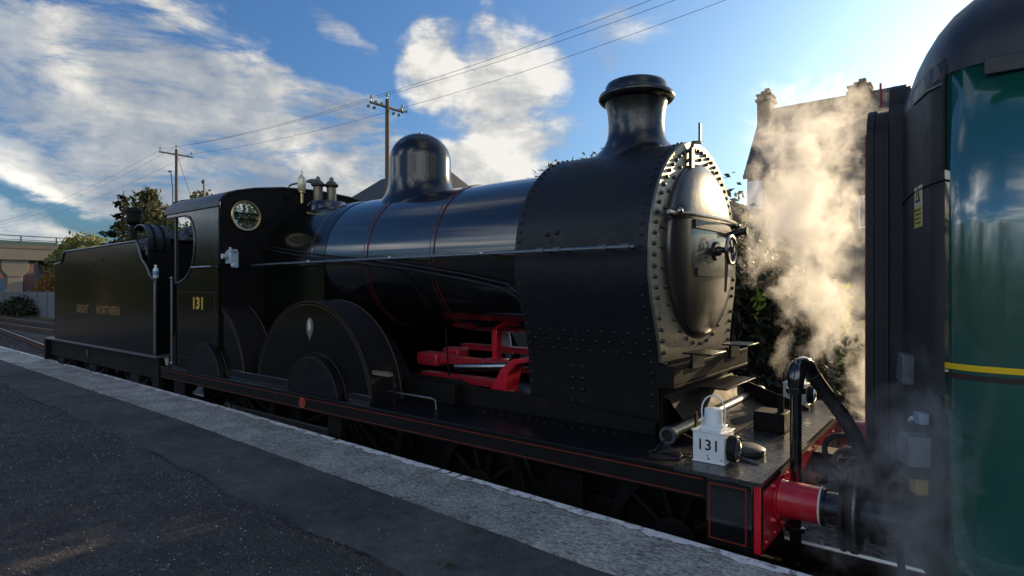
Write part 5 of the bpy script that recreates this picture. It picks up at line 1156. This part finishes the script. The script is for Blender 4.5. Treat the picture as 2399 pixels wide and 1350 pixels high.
# small white lit ground signal behind the tender corner
sgn_ = thing('signal', 'small white signal board on a short post just left of the tender top', 'signal', (-40, 10.9, 0))
g = MB(); g.cyl((-40, 11.6, 0), (-40, 11.6, 3.55), .05, n=10); obj('post', g, dsteel, sgn_); g = MB(); g.box(-40.08, -39.96, 11.1, 12.1, 3.5, 3.9); sb_ = obj('backboard', g, rubber, sgn_, bevel=.02)
for y in (11.35, 11.8):
    g = MB(); g.lathe((-39.96, y, 3.7), 'x', [(.001, .03), (.12, .03), (.14, 0)], 16); obj('aspect', g, M('signal_white', (.8, .8, .78), .4), sb_)
# telegraph poles
wood = M('pole_wood', (.13, .092, .066), .8, var=.25, vs=3, bump=.3, bs=14)
insul = M('insulator_glass', (.30, .45, .42), .2, .1, var=.3)
def pole(label, x, y, h, arm, ins_dz):
    t = thing('telegraph_pole', label, 'pole', (x, y, 0), None)
    g = MB(); g.tube([(x, y, -.2), (x, y, h)], [.125, .085], 14); obj('post', g, wood, t)
    g = MB(); g.box(x-.045, x+.045, y-arm, y+arm, h-.40, h-.31); obj('crossarm', g, wood, t, bevel=.01)
    for dy in (-arm+.08, 0, arm-.08):
        g = MB(); zz = h-.30 if dy else h; g.cyl((x, y+dy, zz), (x, y+dy, zz+.14), .015, n=8); g.lathe((x, y+dy, zz+.12), 'z', [(.03, 0), (.075, .01), (.06, .06), (.07, .09), (.05, .14), (.01, .16)], 12); obj('insulator', g, insul, t)
    return t
p1 = pole('tall wooden telegraph pole just left of the dome', -20.3, 17, 10.55, .95, .1)
for dy in (-.95, -.6, .6, .95):
    g = MB(); x, y, h = -20.3, 17, 10.55; g.tube([(x, y+dy*.9, h-.36), (x+.2, y+dy*.9, h-.38)], .02, 6); g.ball((x+.28, y+dy*.9, h-.38), (.10, .07, .08), 8); g.ball((x-.22, y+dy*.9, h-.46), (.10, .07, .08), 8); obj('insulator', g, insul, p1)
p2 = pole('smaller wooden telegraph pole behind the cab roof at left', -41.6, 17, 11.45, 1.05, .1)
g = MB(); g.box(-41.9, -41.7, 16.6, 16.75, 9.9, 10.0); g.tube([(-41.72, 16.7, 9.95), (-41.68, 16.8, 8.8), (-41.7, 16.85, 4)], .035, 6); obj('cable_bracket', g, dsteel, p2)
wire_m = M('overhead_wire', (.06, .06, .065), .6)
for i, (dy, z1, z2) in enumerate(((-.9, 10.40, 11.30), (0, 10.75, 11.62), (.9, 10.40, 11.30))):
    g = MB()
    def span(a, b, sag, n=18):
        a, b = Vector(a), Vector(b); return [a.lerp(b, k/n) - Vector((0, 0, sag*4*(k/n)*(1-k/n))) for k in range(n+1)]
    pts = span((-95, 17+dy, 9.6), (-41.6, 17+dy, z2), .8)[:-1] + span((-41.6, 17+dy, z2), (-20.3, 17+dy, z1), .25)[:-1] + span((-20.3, 17+dy, z1), (4, 17+dy*.8, 11.9), .45)
    g.tube(pts, .0075, 5); tag(obj('overhead_wire', g, wire_m), ['overhead wire nearest the railway, lowest of three in the sky', 'overhead wire in the middle, carried on the pole tops', 'overhead wire on the far ends of the pole crossarms'][i], 'wire', 'overhead wires')
g = MB(); g.tube([(-41.5, 17, 11.0), (-36.0, 16.0, 6.2), (-33.5, 15.5, 4)], .014, 6); tag(obj('stay_wire', g, wire_m), 'slanting stay wire running down from the left telegraph pole', 'wire')
def streetlamp(label, x, y, h, armx, army, hd=True):
    t = thing('street_lamp', label, 'street lamp', (x, y, 0)); m = M('lamp_post_grey', (.14, .15, .16), .5, .5)
    g = MB(); g.tube([(x, y, 0), (x, y, h*.5), (x, y, h)], [.09, .07, .05], 10); obj('post', g, m, t)
    g = MB(); g.tube([(x, y, h-.03), (x+armx*.1, y+army*.1, h+.03), (x+armx, y+army, h+.12)], [.045, .045, .04], 8); obj('arm', g, m, t)
    g = MB(); a = Vector((x+armx, y+army, h+.10)); d = Vector((armx, army, 0)).normalized(); g.tube([a-d*.1, a+d*.15, a+d*.6], [.05, .10, .06], 8); obj('lantern', g, m, t)
streetlamp('street lamp with short arm beside the left telegraph pole', -31.0, 14, 7.75, -.75, .3)
streetlamp('street lamp with long rising arm just behind the whistle', -23.1, 14, 6.65, 1.0, .25)

# ------------------------------------------------------------------ steam
def steam(name, label, box, ells, K, nscale, contrast, bias, aniso=.35, stretch=(1, 1, .8), warp=.35, dist=.6):
    g = MB(); g.box(*box); o = obj(name, g, None, smooth=None)
    m = bpy.data.materials.new(name+'_volume'); m.use_nodes = True; t = NT(m.node_tree); m.node_tree.nodes.clear()
    P_ = t.n('ShaderNodeNewGeometry').outputs['Position']
    w = t.noise(P_, nscale*.6, 3, .5, 0, 1); Pw = t.v('ADD', P_, t.v('SCALE', t.v('SUBTRACT', w, (.5, .5, .5)), scale=warp))
    tot = None
    for c, r, gain in ells:
        e = t.v('DIVIDE', t.v('SUBTRACT', Pw, c), r); ln = t.v('LENGTH', e)
        v = t.m('MULTIPLY', t.m('SUBTRACT', 1, ln, clamp=True), gain); tot = v if tot is None else t.m('MAXIMUM', tot, v)
    nz = t.noise(t.v('MULTIPLY', Pw, stretch), nscale, 7, .66, dist)
    dn = t.m('ADD', tot, t.m('MULTIPLY', t.m('SUBTRACT', nz, .5), contrast)); dn = t.m('SUBTRACT', dn, bias, clamp=True)
    dn = t.m('MULTIPLY', dn, t.m('MULTIPLY', t.m('MINIMUM', t.m('MULTIPLY', tot, 6), 1), K))
    pv = t.n('ShaderNodeVolumePrincipled'); t.link(dn, pv.inputs['Density']); pv.inputs['Color'].default_value = (.97, .97, .97, 1); pv.inputs['Anisotropy'].default_value = aniso
    out = t.n('ShaderNodeOutputMaterial'); t.link(pv.outputs[0], out.inputs['Volume'])
    o.data.materials.clear(); o.data.materials.append(m); tag(o, label, 'steam', kind='stuff'); return o
steam('steam', 'sunlit cloud of steam rising between the smokebox and the carriage gangway', (-2.8, .4, 5.75, 7.8, .4, 4.8),
      [((-1.40, 6.6, 3.0), (.85, .85, 1.05), 1.1), ((-1.36, 6.6, 3.75), (.95, .85, .95), .8), ((-1.24, 6.6, 2.25), (.62, .7, .75), 1.05), ((-1.12, 6.5, 1.85), (.42, .5, .5), 1.0), ((-1.48, 6.3, 1.62), (.14, .22, .30), 1.0), ((-.70, 6.4, 1.35), (.36, .5, 1.0), .9)],
      4.6, 4.0, 2.9, .38, .48, warp=.40, dist=.5)
steam('steam', 'thin grey veil of steam in the shade before the carriage end', (-.85, .45, 2.5, 3.8, .3, 2.5),
      [((-.22, 3.1, 1.35), (.46, .42, .85), 1.0), ((-.10, 3.0, .95), (.40, .4, .6), .9)], 5.0, 4.2, 3.6, .42, .30, warp=.35, dist=.5)
